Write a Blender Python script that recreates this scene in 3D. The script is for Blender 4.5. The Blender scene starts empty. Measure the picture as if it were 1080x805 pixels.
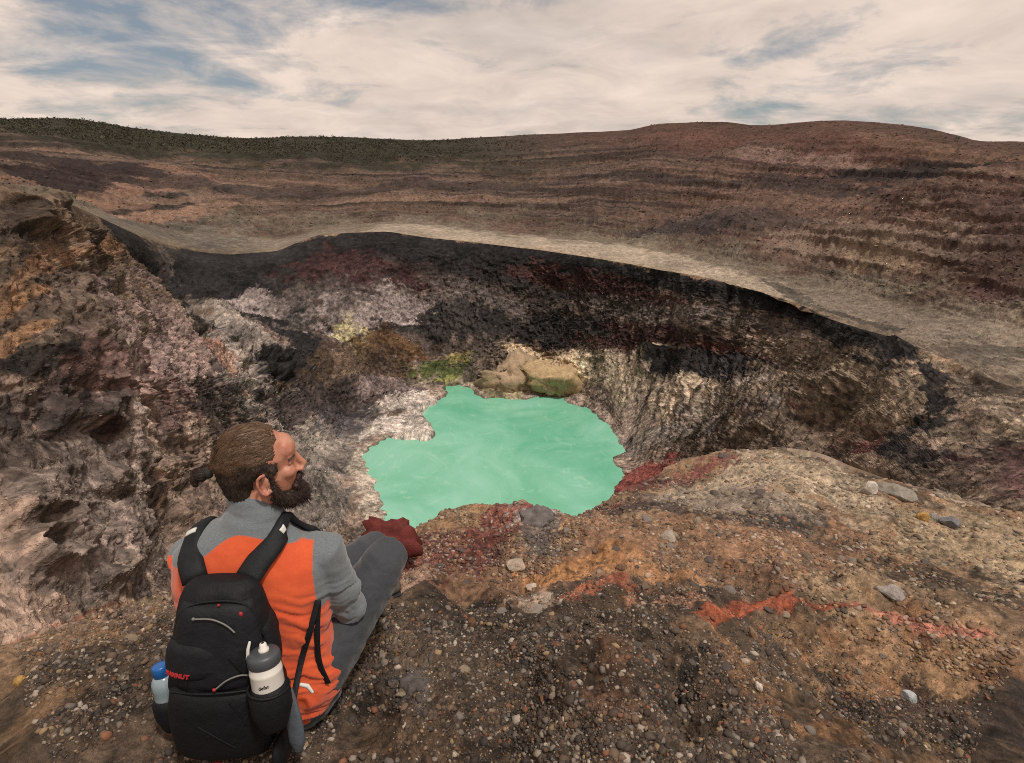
import bpy, bmesh, math, random
import numpy as np
from mathutils import Vector, Matrix, Euler
scene = bpy.context.scene
COL = scene.collection
rng = np.random.default_rng(7)
random.seed(7)
R_ = math.radians
LEVEL = 120.0            # the lake lies this far below the viewer

def srgb(r, g, b):
    def f(c):
        c /= 255.0
        return c / 12.92 if c <= 0.04045 else ((c + 0.055) / 1.055) ** 2.4
    return np.array([f(r), f(g), f(b)], dtype=np.float32)

# ---------------------------------------------------------------- noise fields
def spectral(n, beta, seed, fmin=2.5):
    g = np.random.default_rng(seed)
    fx = np.fft.fftfreq(n)[:, None]; fy = np.fft.rfftfreq(n)[None, :]
    f = np.sqrt(fx * fx + fy * fy); f[0, 0] = 1
    s = np.fft.rfft2(g.standard_normal((n, n))) * f ** (-beta)
    s[f < fmin / n] = 0
    a = np.fft.irfft2(s, s=(n, n)); a -= a.mean(); a /= a.std()
    return a.astype(np.float32)
N1 = spectral(1024, 2.2, 1)            # soft relief
N2 = spectral(1024, 1.65, 2)           # rough relief
N3 = spectral(1024, 1.15, 3)           # grain
NG = spectral(1024, 2.3, 4, 24)        # evenly spaced channels
NF = spectral(1024, 1.6, 5, 60)        # small lumps
def look(tex, u, v):
    n = tex.shape[0]
    u = (u * n).astype(np.float64) % n; v = (v * n).astype(np.float64) % n
    i = np.floor(u).astype(np.int32); j = np.floor(v).astype(np.int32)
    a = (u - i).astype(np.float32); b = (v - j).astype(np.float32)
    i %= n; j %= n; i2 = (i + 1) % n; j2 = (j + 1) % n
    return (tex[i, j] * (1 - a) + tex[i2, j] * a) * (1 - b) + (tex[i, j2] * (1 - a) + tex[i2, j2] * a) * b
def sstep(a, b, x):
    t = np.clip((x - a) / (b - a), 0, 1)
    return t * t * (3 - 2 * t)
EXPOSURE = 0.0
SKY_OFF = (6.6, 3.3)
GAPS = [((-.62, .80, .12), .970, .999, .060), ((-.45, .88, .06), .985, .999, .07), ((.45, .88, .05), .988, .999, .07), ((.72, .70, .06), .98, .998, .04)]
# surveyed contour lines of the crater,metres,viewer standing at the origin
CONTOURS={
 'E':[(-2.07,1.22,-1.24),(-1.78,1.61,-1.69),(-1.67,1.73,-1.72),(-1.56,1.82,-1.73),(-1.46,1.9,-1.75),(-1.27,2.04,-1.77),(-1.08,2.36,-1.91),(-0.93,2.75,-2.07),(-0.75,2.9,-2.08),(-0.53,3.05,-2.13),(-0.25,3.39,-2.26),(-0.1,3.6,-2.33),(0.03,3.7,-2.36),(0.24,3.69,-2.43),(0.4,3.68,-2.49),(0.68,4.15,-2.65),(0.97,4.5,-2.73),(1.39,4.91,-2.81),(2.05,5.32,-2.89),(2.48,5.46,-2.89),(2.8,5.53,-2.87),(3.07,5.5,-2.9),(3.38,5.32,-2.97),(3.54,4.97,-2.92),(3.78,4.53,-2.89),(3.94,3.98,-2.71),(4.3,2.56,-2.28)],
 'D':[(-40.2,26.23,-28.8),(-40.15,36.11,-38.87),(-47.78,61.65,-58.57),(-53.23,93.97,-83.65),(-47.21,123.27,-101.42),(-42.48,162.54,-119.91),(-24.85,147.93,-109.13),(0.0,144.0,-104.63),(15.92,143.12,-102.4),(40.78,187.62,-120.06),(53.45,186.91,-111.82),(69.48,178.99,-99.82),(76.06,149.8,-79.97),(74.33,116.27,-67.19),(66.36,92.69,-55.84),(58.45,68.44,-44.52),(50.79,51.04,-35.51),(51.55,30.69,-27.32)],
 'W0':[(-53.4,38.79,-28.18),(-52.55,52.67,-37.1),(-60.07,74.88,-49.51),(-77.53,128.41,-74.2),(-79.12,188.03,-101.13),(-71.81,229.01,-118.67),(-62.84,262.58,-120.99),(-43.42,287.14,-117.45),(-27.54,298.73,-120.03),(0.0,294.0,-121.86),(29.03,286.53,-121.38),(44.48,260.23,-119.9),(46.3,225.7,-121.39),(59.26,213.95,-106.72),(74.33,196.41,-94.21),(87.94,177.4,-81.74),(82.33,118.15,-61.22),(72.77,87.75,-48.94),(70.6,73.62,-42.54),(70.82,45.17,-29.86)],
 'W1':[(-65.27,52.88,-20.49),(-62.64,69.55,-26.95),(-67.45,91.91,-35.61),(-88.79,156.58,-60.66),(-96.66,199.85,-77.43),(-98.11,245.09,-94.95),(-92.27,279.15,-100.72),(-69.73,304.11,-101.79),(-45.63,308.64,-105.98),(0.0,312.0,-99.08),(38.09,291.52,-95.07),(68.45,261.18,-87.42),(83.62,231.35,-79.44),(98.55,205.6,-74.19),(95.37,141.21,-59.82),(91.83,114.02,-53.39),(88.68,94.51,-48.24),(90.35,59.16,-34.19)],
 'R':[(-88.59,80.95,-4.4),(-82.72,102.86,-7.49),(-105.13,146.11,-13.15),(-127.05,189.32,-20.07),(-146.02,234.21,-30.01),(-162.99,286.94,-44.08),(-167.02,318.91,-51.91),(-152.01,339.53,-57.34),(-135.91,352.72,-57.95),(-125.25,363.0,-54.67),(-111.22,373.81,-51.24),(-81.38,381.41,-51.14),(-51.54,374.47,-53.58),(0.0,348.0,-54.52),(29.88,322.62,-54.48),(69.69,279.44,-54.54),(91.17,241.35,-53.58),(102.31,214.44,-53.82),(106.45,194.81,-54.66),(111.24,171.0,-53.72),(111.9,153.06,-52.56),(112.14,137.72,-51.88),(112.88,124.42,-50.89),(119.3,80.64,-38.68)],
 'P':[(-204.85,184.97,-15.85),(-181.21,223.85,-20.15),(-183.68,295.58,-35.24),(-185.36,356.72,-50.5),(-154.34,403.49,-58.33),(-126.16,425.7,-53.91),(-93.46,440.19,-53.13),(-60.11,439.91,-54.4),(0.0,408.0,-55.31),(35.1,382.39,-55.28),(83.36,337.87,-56.02),(109.05,292.32,-54.78),(129.43,257.28,-56.3),(138.48,217.68,-54.63),(146.1,167.15,-50.25),(157.5,109.81,-42.54)],
 'O1':[(-264.78,243.91,-8.16),(-238.83,300.69,-12.14),(-231.57,378.83,-28.65),(-172.66,460.71,-41.47),(-104.59,499.16,-42.77),(0.0,480.0,-43.2),(98.31,408.33,-40.9),(130.63,361.1,-37.75),(151.86,313.12,-37.33),(162.4,266.4,-35.72),(168.88,202.92,-33.34),(192.18,143.77,-26.94)],
 'O2':[(-350.01,328.47,4.63),(-310.19,397.24,1.34),(-282.84,474.03,-6.09),(-225.18,530.16,-15.54),(-116.18,564.16,-22.78),(0.0,552.0,-22.29),(74.78,510.55,-14.96),(112.03,479.08,-11.4),(151.22,430.2,-12.61),(185.47,349.88,-15.1),(195.38,287.98,-13.64),(202.18,253.18,-13.77),(236.32,184.81,-12.66)],
 'T':[(-478.9,454.15,18.38),(-410.62,531.95,17.35),(-380.06,554.2,18.81),(-340.26,607.16,11.79),(-261.62,670.79,4.07),(-212.29,700.54,6.13),(-96.02,737.78,2.49),(-20.77,719.7,6.3),(57.84,669.51,9.43),(106.09,614.92,11.12),(131.36,573.14,15.68),(169.44,537.95,15.43),(188.64,505.98,12.5),(220.41,453.25,14.19),(247.74,411.13,9.62),(255.86,377.45,3.81),(258.52,360.97,0.73),(266.05,340.35,0.23),(318.22,255.34,-0.51)],
}
SHORE=[(-61.41,223.12),(-60.14,229.84),(-55.5,236.91),(-47.74,239.65),(-41.24,237.82),(-36.18,236.91),(-32.69,242.45),(-35.29,250.18),(-42.59,259.39),(-42.43,268.07),(-36.36,274.9),(-34.34,286.98),(-35.04,298.66),(-25.22,301.36),(-19.79,294.68),(-14.35,283.27),(0.0,282.04),(12.0,284.5),(24.87,283.27),(29.58,277.25),(37.41,268.07),(43.62,254.2),(46.64,240.58),(46.33,226.44),(42.51,219.88),(43.4,211.36),(39.44,200.58),(33.96,187.53),(18.66,167.72),(0.0,155.5),(-20.07,151.0),(-32.63,157.83),(-43.77,176.9),(-49.88,193.87),(-56.87,211.36)]
# ---------------------------------------------------------------- crater profile by bearing
def pchip(xk, yk, x):
    xk = np.asarray(xk, float); yk = np.asarray(yk, float)
    h = np.diff(xk); d = np.diff(yk) / h
    m = np.zeros_like(yk); m[0] = d[0]; m[-1] = d[-1]
    for k in range(1, len(yk) - 1):
        if d[k - 1] * d[k] > 0:
            w1 = 2 * h[k] + h[k - 1]; w2 = h[k] + 2 * h[k - 1]
            m[k] = (w1 + w2) / (w1 / d[k - 1] + w2 / d[k])
    x = np.clip(x, xk[0], xk[-1])
    i = np.clip(np.searchsorted(xk, x) - 1, 0, len(xk) - 2)
    t = (x - xk[i]) / h[i]
    return ((2*t**3-3*t**2+1)*yk[i] + (t**3-2*t**2+t)*h[i]*m[i] + (-2*t**3+3*t**2)*yk[i+1] + (t**3-t**2)*h[i]*m[i+1])

ROWS = [40, 130, 120, 150, 10, 10, 150, 140, 170, 90, 70, 70, 70, 8, 6]
NAMES = ['N0', 'G1', 'G2', 'G3', 'E', 'D1', 'D', 'W0', 'W1', 'R', 'P', 'O1', 'O2', 'T', 'B', 'BB']
START = {n: int(sum(ROWS[:i])) for i, n in enumerate(NAMES)}

def loft(az):
    """az in degrees -> r[row, col], z[row, col]"""
    F = {}
    for n, pts in CONTOURS.items():
        a = np.array([math.degrees(math.atan2(p[0], p[1])) for p in pts])
        r = np.array([math.hypot(p[0], p[1]) for p in pts]); t = np.array([p[2] for p in pts]) / r
        o = np.argsort(a, kind='stable'); a, r, t = a[o], r[o], t[o]
        keep = np.concatenate([[True], np.diff(a) > 0.05]); a, r, t = a[keep], r[keep], t[keep]
        rr = np.exp(pchip(a, np.log(r), az)); F[n] = (rr, rr * pchip(a, t, az))
    zig = 1 + .0 * (np.sin(az * 2.9) + np.sin(az * 6.7 + 1) + .7 * np.sin(az * 13.1 + 2)) * sstep(22, 29, az)
    F['R'] = (F['R'][0] * zig, F['R'][1])
    one = np.ones_like(az)
    w = sstep(-16, -2, az)
    F['N0'] = (0.02 * one, -1.43 * one)
    F['G1'] = (1.05 * one, -1.50 * one)
    F['G2'] = (1.55 * one, (-1.555) * (1 - w) + (-1.63) * w)
    F['G3'] = (2.0 * (1 - w) + 2.3 * w, -1.64 * (1 - w) - 1.88 * w)
    e = F['E']; d = F['D']
    rD1 = np.exp(np.log(e[0]) * 0.45 + np.log(d[0]) * 0.55)
    s = (d[1] - e[1]) / (d[0] - e[0])
    tan_e = e[1] / e[0]
    F['D1'] = (rD1, np.minimum(e[1] + s * (rD1 - e[0]), rD1 * (tan_e * 1.04)))
    t = F['T']
    F['B'] = (t[0] * 1.25, t[1] - 30)
    F['BB'] = (9000 * one, -900 * one)
    RK = np.stack([F[n][0] for n in NAMES]); ZK = np.stack([F[n][1] for n in NAMES])
    for k in range(1, len(NAMES)):
        RK[k] = np.maximum(RK[k], RK[k - 1] * 1.03)
    groups = [('N0', 'E'), ('E', 'R'), ('R', 'T'), ('T', 'BB')]
    M0 = np.zeros_like(ZK); M1 = np.zeros_like(ZK)     # slope dz/dr leaving / arriving
    H = np.diff(RK, axis=0); S = np.diff(ZK, axis=0) / H
    for a, b in groups:
        a = NAMES.index(a); b = NAMES.index(b)
        M0[a] = S[a]; M1[b] = S[b - 1]
        for k in range(a + 1, b):
            p, q = S[k - 1], S[k]
            hm = np.where(p * q > 0, 2 * p * q / np.where(p + q == 0, 1, p + q), 0)
            M0[k] = M1[k] = hm
    rs, zs = [], []
    for k, n in enumerate(ROWS):
        tt = (np.arange(n) / n)[:, None]
        a, b = RK[k][None], RK[k + 1][None]
        if k == 0: r = a + (b - a) * tt
        else: r = a * (b / a) ** tt
        u = (r - a) / (b - a); h = b - a
        z = (2*u**3-3*u**2+1)*ZK[k] + (u**3-2*u**2+u)*h*M0[k] + (-2*u**3+3*u**2)*ZK[k+1] + (u**3-u**2)*h*M1[k+1]
        rs.append(r); zs.append(z)
    rs.append(RK[-1][None]); zs.append(ZK[-1][None])
    return np.concatenate(rs), np.concatenate(zs)

# ---- forms of the near ground (metres): ridge crest, humps and hollows
def seg_dist(px, py, pts):
    d = np.full(px.shape, 1e9)
    for a, b in zip(pts[:-1], pts[1:]):
        a = np.array(a); b = np.array(b); e = b - a
        t = np.clip(((px - a[0]) * e[0] + (py - a[1]) * e[1]) / (e @ e), 0, 1)
        d = np.minimum(d, np.hypot(px - a[0] - t * e[0], py - a[1] - t * e[1]))
    return d
RIDGE = [(0.66, 1.71), (0.84, 1.91), (1.02, 2.06), (1.25, 2.23), (1.42, 2.25), (1.6, 2.24), (1.71, 2.14), (1.79, 2.01), (1.97, 1.99), (2.23, 1.9)]
def forms(gx, gy):
    d = seg_dist(gx, gy, RIDGE)
    def hump(cx, cy, rx, ry, h, rot=0.0, p=2):
        c, s = math.cos(rot), math.sin(rot)
        u = ((gx - cx) * c + (gy - cy) * s) / rx; v = (-(gx - cx) * s + (gy - cy) * c) / ry
        return h * np.exp(-(u * u + v * v) ** (p / 2))
    dz = 0.11 * np.exp(-(d / 0.26) ** 1.5)
    dz = dz + hump(.24, 1.36, .22, .26, .13, 0, 3) - hump(.50, 1.34, .09, .18, .13) + hump(.40, 1.62, .2, .15, .05)
    dz = dz + hump(-.26, 1.42, .16, .20, .07, 0, 3) - hump(-.02, 1.2, .18, .2, .05)
    dz = dz + hump(-.05, 2.7, .6, .35, .10) + hump(.12, 3.25, .35, .2, .10, 0, 3)
    return dz
# weathering, mineral stains and a hollow darkened in the colour: colour, strength, half width in degrees of bearing, half height in profile rows, raggedness, line
GROOVES=[
 (-3,1.1,[(-32.61, 804), (-32.82, 715), (-32.93, 598), (-33.23, 518)]),
 (3,1.6,[(-36.94, 797), (-35.98, 718), (-36.55, 631), (-38.9, 539)]),
 (3.5,1.5,[(-25.52, 805), (-23.01, 702), (-21.6, 563)]),
 (-6,1.0,[(-30.01, 887), (-27.47, 824), (-25.0, 785), (-21.82, 750)]),
 (4,1.1,[(-37.94, 912), (-35.69, 879), (-34.06, 807), (-33.73, 776)]),
 (-1.5,1.2,[(-42.53, 722), (-39.95, 710), (-38.09, 684)]),
 (3.5,1.6,[(-43.09, 647), (-43.23, 567)]),
 (9,1.7,[(-0.95, 680), (1.9, 686), (5.5, 691)]),
 (4,0.8,[(13.82, 748), (12.12, 709), (10.62, 664)]),
 (-1.5,0.7,[(24.24, 970), (26.44, 895), (26.65, 810), (23.57, 691), (18.87, 636)]),
 (4,0.9,[(30.98, 768), (28.46, 679), (24.12, 572)]),
 (-4,0.8,[(35.68, 714), (31.8, 634)]),
]
PATCHES=[
 ((78, 66, 57),0.7,4.06,22.0,0.6,[(-39.27, 825), (-38.01, 776)]),
 ((60, 51, 47),0.6,1.15,14.5,0.6,[(-38.98, 897), (-39.53, 874)]),
 ((52, 46, 42),0.85,2.82,8.5,0.7,[(-39.0, 760), (-35.19, 766)]),
 ((84, 74, 68),0.7,2.84,43.0,0.7,[(-41.24, 680), (-43.3, 606), (-42.35, 564)]),
 ((80, 70, 64),0.6,1.86,92.5,0.7,[(-35.06, 610), (-35.81, 532), (-35.85, 484)]),
 ((128, 114, 106),0.75,3.92,41.5,0.8,[(-33.04, 751), (-36.84, 680), (-39.98, 620), (-39.23, 552)]),
 ((134, 112, 108),0.6,4.34,48.0,0.8,[(-32.11, 797), (-29.56, 750)]),
 ((104, 76, 70),0.6,3.08,34.0,0.8,[(-35.73, 735), (-32.68, 715)]),
 ((58, 50, 46),0.75,1.04,37.0,0.7,[(-28.19, 822), (-26.68, 770), (-29.06, 690)]),
 ((60, 50, 48),0.8,2.04,22.5,0.8,[(-29.34, 729), (-26.37, 688)]),
 ((130, 98, 70),0.6,0.49,5.0,0.7,[(-40.62, 810), (-38.48, 840), (-37.13, 863)]),
 ((136, 100, 70),0.6,0.81,8.0,0.7,[(-33.7, 866), (-32.41, 895)]),
 ((132, 98, 70),0.6,0.80,7.0,0.7,[(-37.55, 841), (-36.37, 851)]),
 ((142, 106, 70),0.6,0.77,4.5,0.6,[(-40.82, 800), (-38.63, 818)]),
 ((146, 108, 72),0.6,0.76,2.5,0.6,[(-41.53, 770), (-40.15, 781), (-38.77, 789)]),
 ((92, 78, 62),0.7,0.88,14.0,0.7,[(-37.25, 1042), (-34.67, 871), (-33.59, 819), (-32.77, 795)]),
 ((44, 40, 40),0.85,1.27,9.5,0.5,[(-31.97, 917), (-30.24, 882), (-28.05, 835), (-25.17, 803)]),
 ((100, 90, 84),0.7,0.22,4.5,0.6,[(-29.65, 914), (-27.77, 864), (-26.88, 813), (-26.2, 778)]),
 ((142, 132, 124),0.6,2.76,35.0,0.9,[(-25.08, 812), (-24.64, 751), (-23.14, 686)]),
 ((150, 112, 92),0.55,1.21,15.0,0.8,[(-27.44, 784), (-26.98, 764)]),
 ((112, 104, 98),0.8,5.28,44.5,0.6,[(-20.09, 621), (-19.79, 557), (-23.63, 545)]),
 ((150, 140, 126),0.75,1.35,13.5,0.8,[(-15.77, 571), (-14.96, 519), (-14.61, 488)]),
 ((136, 126, 116),0.6,1.39,10.5,0.9,[(-23.01, 702), (-19.86, 658), (-18.31, 614)]),
 ((70, 62, 60),0.6,3.51,14.5,0.8,[(-39.11, 722), (-41.08, 711)]),
 ((40, 38, 39),0.95,2.09,34.0,0.5,[(-27.22, 889), (-24.57, 866), (-21.12, 826), (-19.19, 749), (-21.76, 757)]),
 ((40, 38, 39),0.9,4.92,17.5,0.4,[(-21.91, 912), (-17.92, 903), (-12.12, 905), (-6.15, 907), (1.77, 901), (8.86, 901), (17.49, 899), (24.86, 895), (28.85, 884)]),
 ((50, 47, 46),0.85,4.23,28.5,0.5,[(-9.14, 800), (-1.84, 783), (4.63, 770), (7.36, 787)]),
 ((70, 46, 46),0.85,3.88,26.5,0.7,[(-15.23, 873), (-11.53, 852)]),
 ((78, 50, 48),0.75,3.52,17.5,0.8,[(3.58, 878), (8.94, 872), (13.36, 871)]),
 ((146, 132, 128),0.7,1.72,12.0,0.9,[(-24.09, 854), (-22.05, 853)]),
 ((150, 136, 132),0.75,2.24,18.5,1.0,[(-15.99, 824), (-13.93, 808), (-9.92, 825)]),
 ((112, 102, 98),0.45,4.45,21.5,0.9,[(-18.52, 832), (-8.13, 832)]),
 ((120, 110, 106),0.4,4.90,19.5,1.0,[(13.49, 840), (19.44, 848), (24.32, 855)]),
 ((160, 150, 110),0.8,1.05,25.5,0.9,[(-15.2, 788), (-14.62, 766)]),
 ((150, 132, 60),0.7,0.70,11.0,0.8,[(-14.51, 769)]),
 ((90, 66, 40),0.8,2.37,24.5,0.8,[(-12.84, 765), (-10.23, 752)]),
 ((80, 62, 46),0.6,4.59,37.0,0.8,[(-17.48, 739), (-10.35, 701)]),
 ((70, 78, 40),0.85,2.83,29.5,0.7,[(-8.02, 700), (-4.74, 678)]),
 ((140, 130, 66),0.6,1.12,10.5,1.1,[(-5.82, 731), (-4.52, 717)]),
 ((124, 122, 62),0.6,1.51,16.5,1.1,[(-7.42, 656), (-4.29, 660)]),
 ((98, 90, 86),0.6,1.46,14.0,0.8,[(-0.91, 816), (0.46, 811)]),
 ((184, 162, 132),1.0,2.27,36.0,0.35,[(-1.14, 689), (0.47, 716), (2.38, 680), (5.22, 687), (6.24, 700)]),
 ((176, 152, 116),0.6,1.53,19.5,0.9,[(0.48, 666), (4.72, 704)]),
 ((130, 124, 84),0.6,2.87,11.5,0.7,[(-2.88, 627), (0.0, 610), (4.81, 636)]),
 ((104, 92, 88),0.7,1.71,42.5,0.9,[(-3.05, 670), (-2.36, 706)]),
 ((74, 64, 62),0.85,4.06,35.0,0.7,[(-19.63, 690), (-15.16, 673), (-11.45, 636)]),
 ((170, 160, 150),0.9,2.26,8.0,0.8,[(-11.45, 636), (-9.61, 600), (-8.94, 583), (-9.79, 571), (-13.07, 595)]),
 ((132, 116, 112),0.6,1.85,25.0,0.9,[(-14.13, 687), (-10.45, 657)]),
 ((86, 80, 84),0.7,1.82,19.5,0.8,[(-18.05, 660), (-16.17, 631)]),
 ((152, 136, 117),0.9,3.92,41.0,0.4,[(13.92, 733), (12.31, 709), (16.9, 677), (20.26, 692), (10.4, 709)]),
 ((132, 116, 106),0.7,1.89,30.0,0.9,[(9.64, 644), (11.63, 669), (12.57, 627)]),
 ((130, 120, 112),0.7,3.27,16.5,0.9,[(12.76, 625), (16.3, 625), (20.43, 663), (23.38, 724)]),
 ((70, 44, 42),0.75,3.48,18.5,0.8,[(9.25, 764), (14.52, 806), (18.02, 796)]),
 ((88, 52, 44),0.8,2.19,18.0,0.8,[(18.54, 770), (22.32, 770)]),
 ((50, 48, 50),0.9,3.34,27.0,0.6,[(16.5, 742), (19.98, 736), (22.39, 748)]),
 ((66, 58, 54),0.3,3.94,46.0,0.7,[(22.82, 835), (27.94, 761), (23.57, 691)]),
 ((44, 42, 42),0.75,2.38,43.5,0.6,[(30.3, 893), (33.55, 832), (36.95, 732), (36.19, 627)]),
 ((96, 58, 54),0.75,1.93,40.5,0.7,[(29.2, 685), (31.93, 603), (28.68, 637), (34.36, 569)]),
 ((104, 92, 76),0.6,2.66,13.5,0.7,[(30.01, 679), (33.95, 765), (36.36, 835)]),
 ((104, 92, 76),0.6,1.95,14.5,0.7,[(36.19, 627), (39.04, 722)]),
 ((92, 86, 84),0.6,1.31,27.0,0.7,[(24.03, 597), (25.51, 625)]),
 ((52, 47, 46),0.75,2.01,29.5,0.5,[(35.64, 536), (38.36, 609)]),
 ((88, 60, 60),0.7,2.15,46.0,0.8,[(41.6, 595), (43.91, 554), (43.08, 648)]),
 ((120, 104, 88),0.6,2.54,33.0,0.8,[(38.37, 481), (41.7, 579)]),
 ((110, 96, 80),0.75,3.88,8.5,0.8,[(20.49, 652), (25.88, 710), (30.75, 811)]),
 ((114, 100, 84),0.75,3.54,8.5,0.8,[(25.75, 560), (31.48, 688), (36.78, 822)]),
 ((112, 98, 84),0.7,2.23,11.0,0.9,[(23.09, 783), (26.81, 837), (30.56, 847)]),
 ((108, 92, 80),0.7,2.42,14.5,0.9,[(34.56, 666), (38.18, 753), (40.35, 821)]),
 ((128, 110, 98),0.6,2.34,8.5,1.0,[(19.62, 813), (23.68, 828), (26.86, 828)]),
 ((42, 40, 40),0.88,1.33,31.5,0.8,[(27.94, 909), (32.45, 899), (35.73, 878), (37.35, 806), (36.89, 683), (35.18, 555)]),
 ((142, 127, 107),0.9,4.28,45.5,0.4,[(-10.35, 950), (-3.5, 958), (3.51, 962), (10.51, 959), (17.31, 954), (23.04, 947)]),
 ((112, 100, 86),0.7,3.83,49.5,0.5,[(-25.41, 993), (-21.0, 968), (-16.96, 944)]),
 ((92, 84, 74),0.6,3.53,57.5,0.6,[(-30.66, 1006), (-26.04, 1019)]),
 ((120, 106, 90),0.8,3.80,54.0,0.5,[(29.86, 971), (34.13, 963), (39.15, 980), (40.93, 928)]),
 ((124, 110, 94),0.8,2.29,62.0,0.5,[(39.26, 902), (41.63, 813)]),
 ((70, 63, 57),0.5,2.25,3.0,0.8,[(36.52, 917), (39.4, 955), (41.49, 980)]),
 ((68, 61, 56),0.5,1.69,5.5,0.8,[(37.7, 836), (39.83, 914), (41.94, 942)]),
 ((58, 54, 51),0.6,1.46,7.0,0.8,[(24.21, 978), (26.22, 940), (28.54, 941), (32.19, 942)]),
 ((54, 46, 44),0.85,2.75,9.5,0.4,[(-31.59, 1058), (-28.9, 1085), (-27.21, 1091)]),
 ((140, 104, 80),0.85,2.43,6.5,0.5,[(-30.46, 1045), (-27.78, 1061), (-26.25, 1067)]),
 ((128, 92, 70),0.7,3.63,13.5,0.5,[(-35.02, 1056), (-32.56, 1089), (-28.03, 1109)]),
 ((118, 94, 76),0.7,0.71,20.0,0.6,[(-26.82, 1097), (-25.36, 1065)]),
 ((54, 40, 40),0.85,3.38,11.0,0.6,[(-38.46, 1080), (-35.25, 1097), (-31.76, 1113)]),
 ((70, 56, 52),0.7,9.71,9.0,0.5,[(-24.04, 1102), (-11.75, 1111), (0.0, 1118)]),
 ((124, 96, 76),0.6,9.78,4.0,0.5,[(-24.2, 1081), (-11.83, 1081), (-1.71, 1090)]),
 ((62, 50, 47),0.7,4.43,6.5,0.6,[(12.51, 1122), (21.05, 1125), (28.06, 1137)]),
 ((50, 40, 40),0.85,4.04,9.5,0.6,[(29.77, 1159), (34.0, 1164), (37.91, 1166)]),
 ((126, 96, 84),0.75,2.08,11.5,0.5,[(20.02, 1165), (24.35, 1166), (27.04, 1171)]),
 ((98, 62, 50),0.7,4.35,14.5,0.7,[(13.01, 1190), (20.61, 1191), (27.55, 1187)]),
 ((108, 78, 56),0.7,2.30,7.0,0.6,[(30.07, 1192), (33.77, 1189), (37.23, 1182)]),
 ((140, 116, 90),0.8,1.70,10.0,0.9,[(28.98, 1060), (30.73, 1059), (31.51, 1071)]),
 ((128, 106, 90),0.6,3.77,13.0,0.9,[(24.69, 1058), (32.0, 1082), (34.96, 1093)]),
 ((80, 58, 52),0.7,2.21,18.5,0.9,[(36.93, 1114), (38.48, 1091)]),
 ((78, 62, 58),0.6,4.85,13.0,0.9,[(15.28, 1061), (21.43, 1079)]),
 ((58, 50, 50),0.6,2.49,11.0,0.9,[(12.86, 1052), (16.89, 1063)]),
 ((88, 60, 58),0.65,1.64,10.5,0.9,[(38.88, 1045), (40.39, 1040)]),
 ((126, 98, 76),0.85,6.14,33.5,0.6,[(-7.52, 325), (2.17, 297), (12.75, 316), (22.39, 334), (30.76, 356)]),
 ((150, 136, 116),0.75,5.03,25.0,0.8,[(24.78, 410), (29.77, 404), (19.79, 395)]),
 ((142, 126, 102),0.7,3.38,17.0,0.8,[(37.81, 396), (43.59, 409), (45.18, 394)]),
 ((142, 122, 96),0.6,3.22,7.5,0.8,[(33.21, 313), (40.27, 355), (45.44, 363)]),
 ((120, 72, 64),0.85,5.22,43.0,0.7,[(-11.64, 361), (-4.23, 363), (1.05, 382), (8.35, 405)]),
 ((112, 56, 50),0.85,3.02,47.0,0.6,[(5.21, 486), (9.23, 494), (13.06, 516), (15.83, 507)]),
 ((116, 66, 62),0.7,2.43,6.0,0.8,[(16.85, 423), (20.39, 425)]),
 ((88, 46, 44),0.8,1.61,62.0,0.6,[(-15.44, 401), (-13.55, 418)]),
 ((150, 142, 136),0.7,2.31,18.0,0.9,[(2.1, 379), (4.21, 381)]),
 ((88, 82, 80),0.8,2.34,19.5,0.9,[(5.28, 380), (3.19, 335)]),
 ((110, 100, 92),0.6,5.48,14.0,0.8,[(14.23, 398), (19.85, 389), (25.22, 380)]),
 ((70, 62, 60),0.75,4.73,4.5,0.8,[(12.38, 384), (18.26, 365), (25.36, 371)]),
 ((164, 120, 76),0.8,2.78,12.5,0.8,[(3.82, 292), (7.6, 295), (9.69, 305)]),
 ((146, 108, 72),0.6,4.17,10.0,0.9,[(11.8, 305), (17.01, 300)]),
 ((136, 84, 62),0.9,1.94,9.0,0.7,[(6.65, 258), (9.66, 270), (12.0, 275)]),
 ((158, 130, 112),0.8,2.54,12.5,0.8,[(-9.17, 315), (-11.88, 304)]),
 ((156, 140, 124),0.7,2.00,9.5,0.8,[(2.22, 257), (3.88, 262)]),
 ((160, 120, 96),0.8,2.68,11.0,0.8,[(16.33, 254), (19.37, 255)]),
 ((140, 78, 52),1.0,1.12,6.5,0.25,[(21.73, 233), (23.72, 261), (26.26, 290), (29.25, 300)]),
 ((144, 84, 62),1.0,0.96,1.5,0.25,[(29.25, 300), (32.19, 306), (35.41, 311)]),
 ((152, 102, 84),1.0,0.82,1.5,0.25,[(35.41, 311), (38.6, 311), (41.65, 310), (44.65, 315)]),
 ((122, 90, 62),0.6,2.43,20.0,1.0,[(24.82, 218), (27.37, 192), (30.88, 171)]),
 ((122, 94, 66),0.6,1.86,13.5,1.0,[(27.03, 210), (28.58, 184)]),
 ((110, 82, 62),0.6,2.04,25.0,0.8,[(11.45, 152), (11.7, 120), (13.65, 102)]),
 ((40, 36, 35),0.8,0.93,12.5,0.7,[(21.85, 196), (20.65, 177)]),  # dark of the hollow beside the hump, its shade put into the colour
 ((98, 92, 90),0.7,2.46,31.5,0.8,[(-10.78, 160), (-12.74, 140)]),
 ((88, 70, 54),0.6,4.53,12.5,0.9,[(-14.16, 119), (-16.77, 104), (-8.57, 97)]),
 ((116, 88, 60),0.6,3.86,11.0,0.9,[(37.99, 190), (41.41, 192)]),
 ((46, 42, 42),0.7,3.11,15.0,0.8,[(38.2, 261), (44.05, 281), (48.0, 291)]),
 ((54, 48, 44),0.6,3.71,16.0,0.8,[(41.53, 361), (45.2, 348)]),
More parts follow.
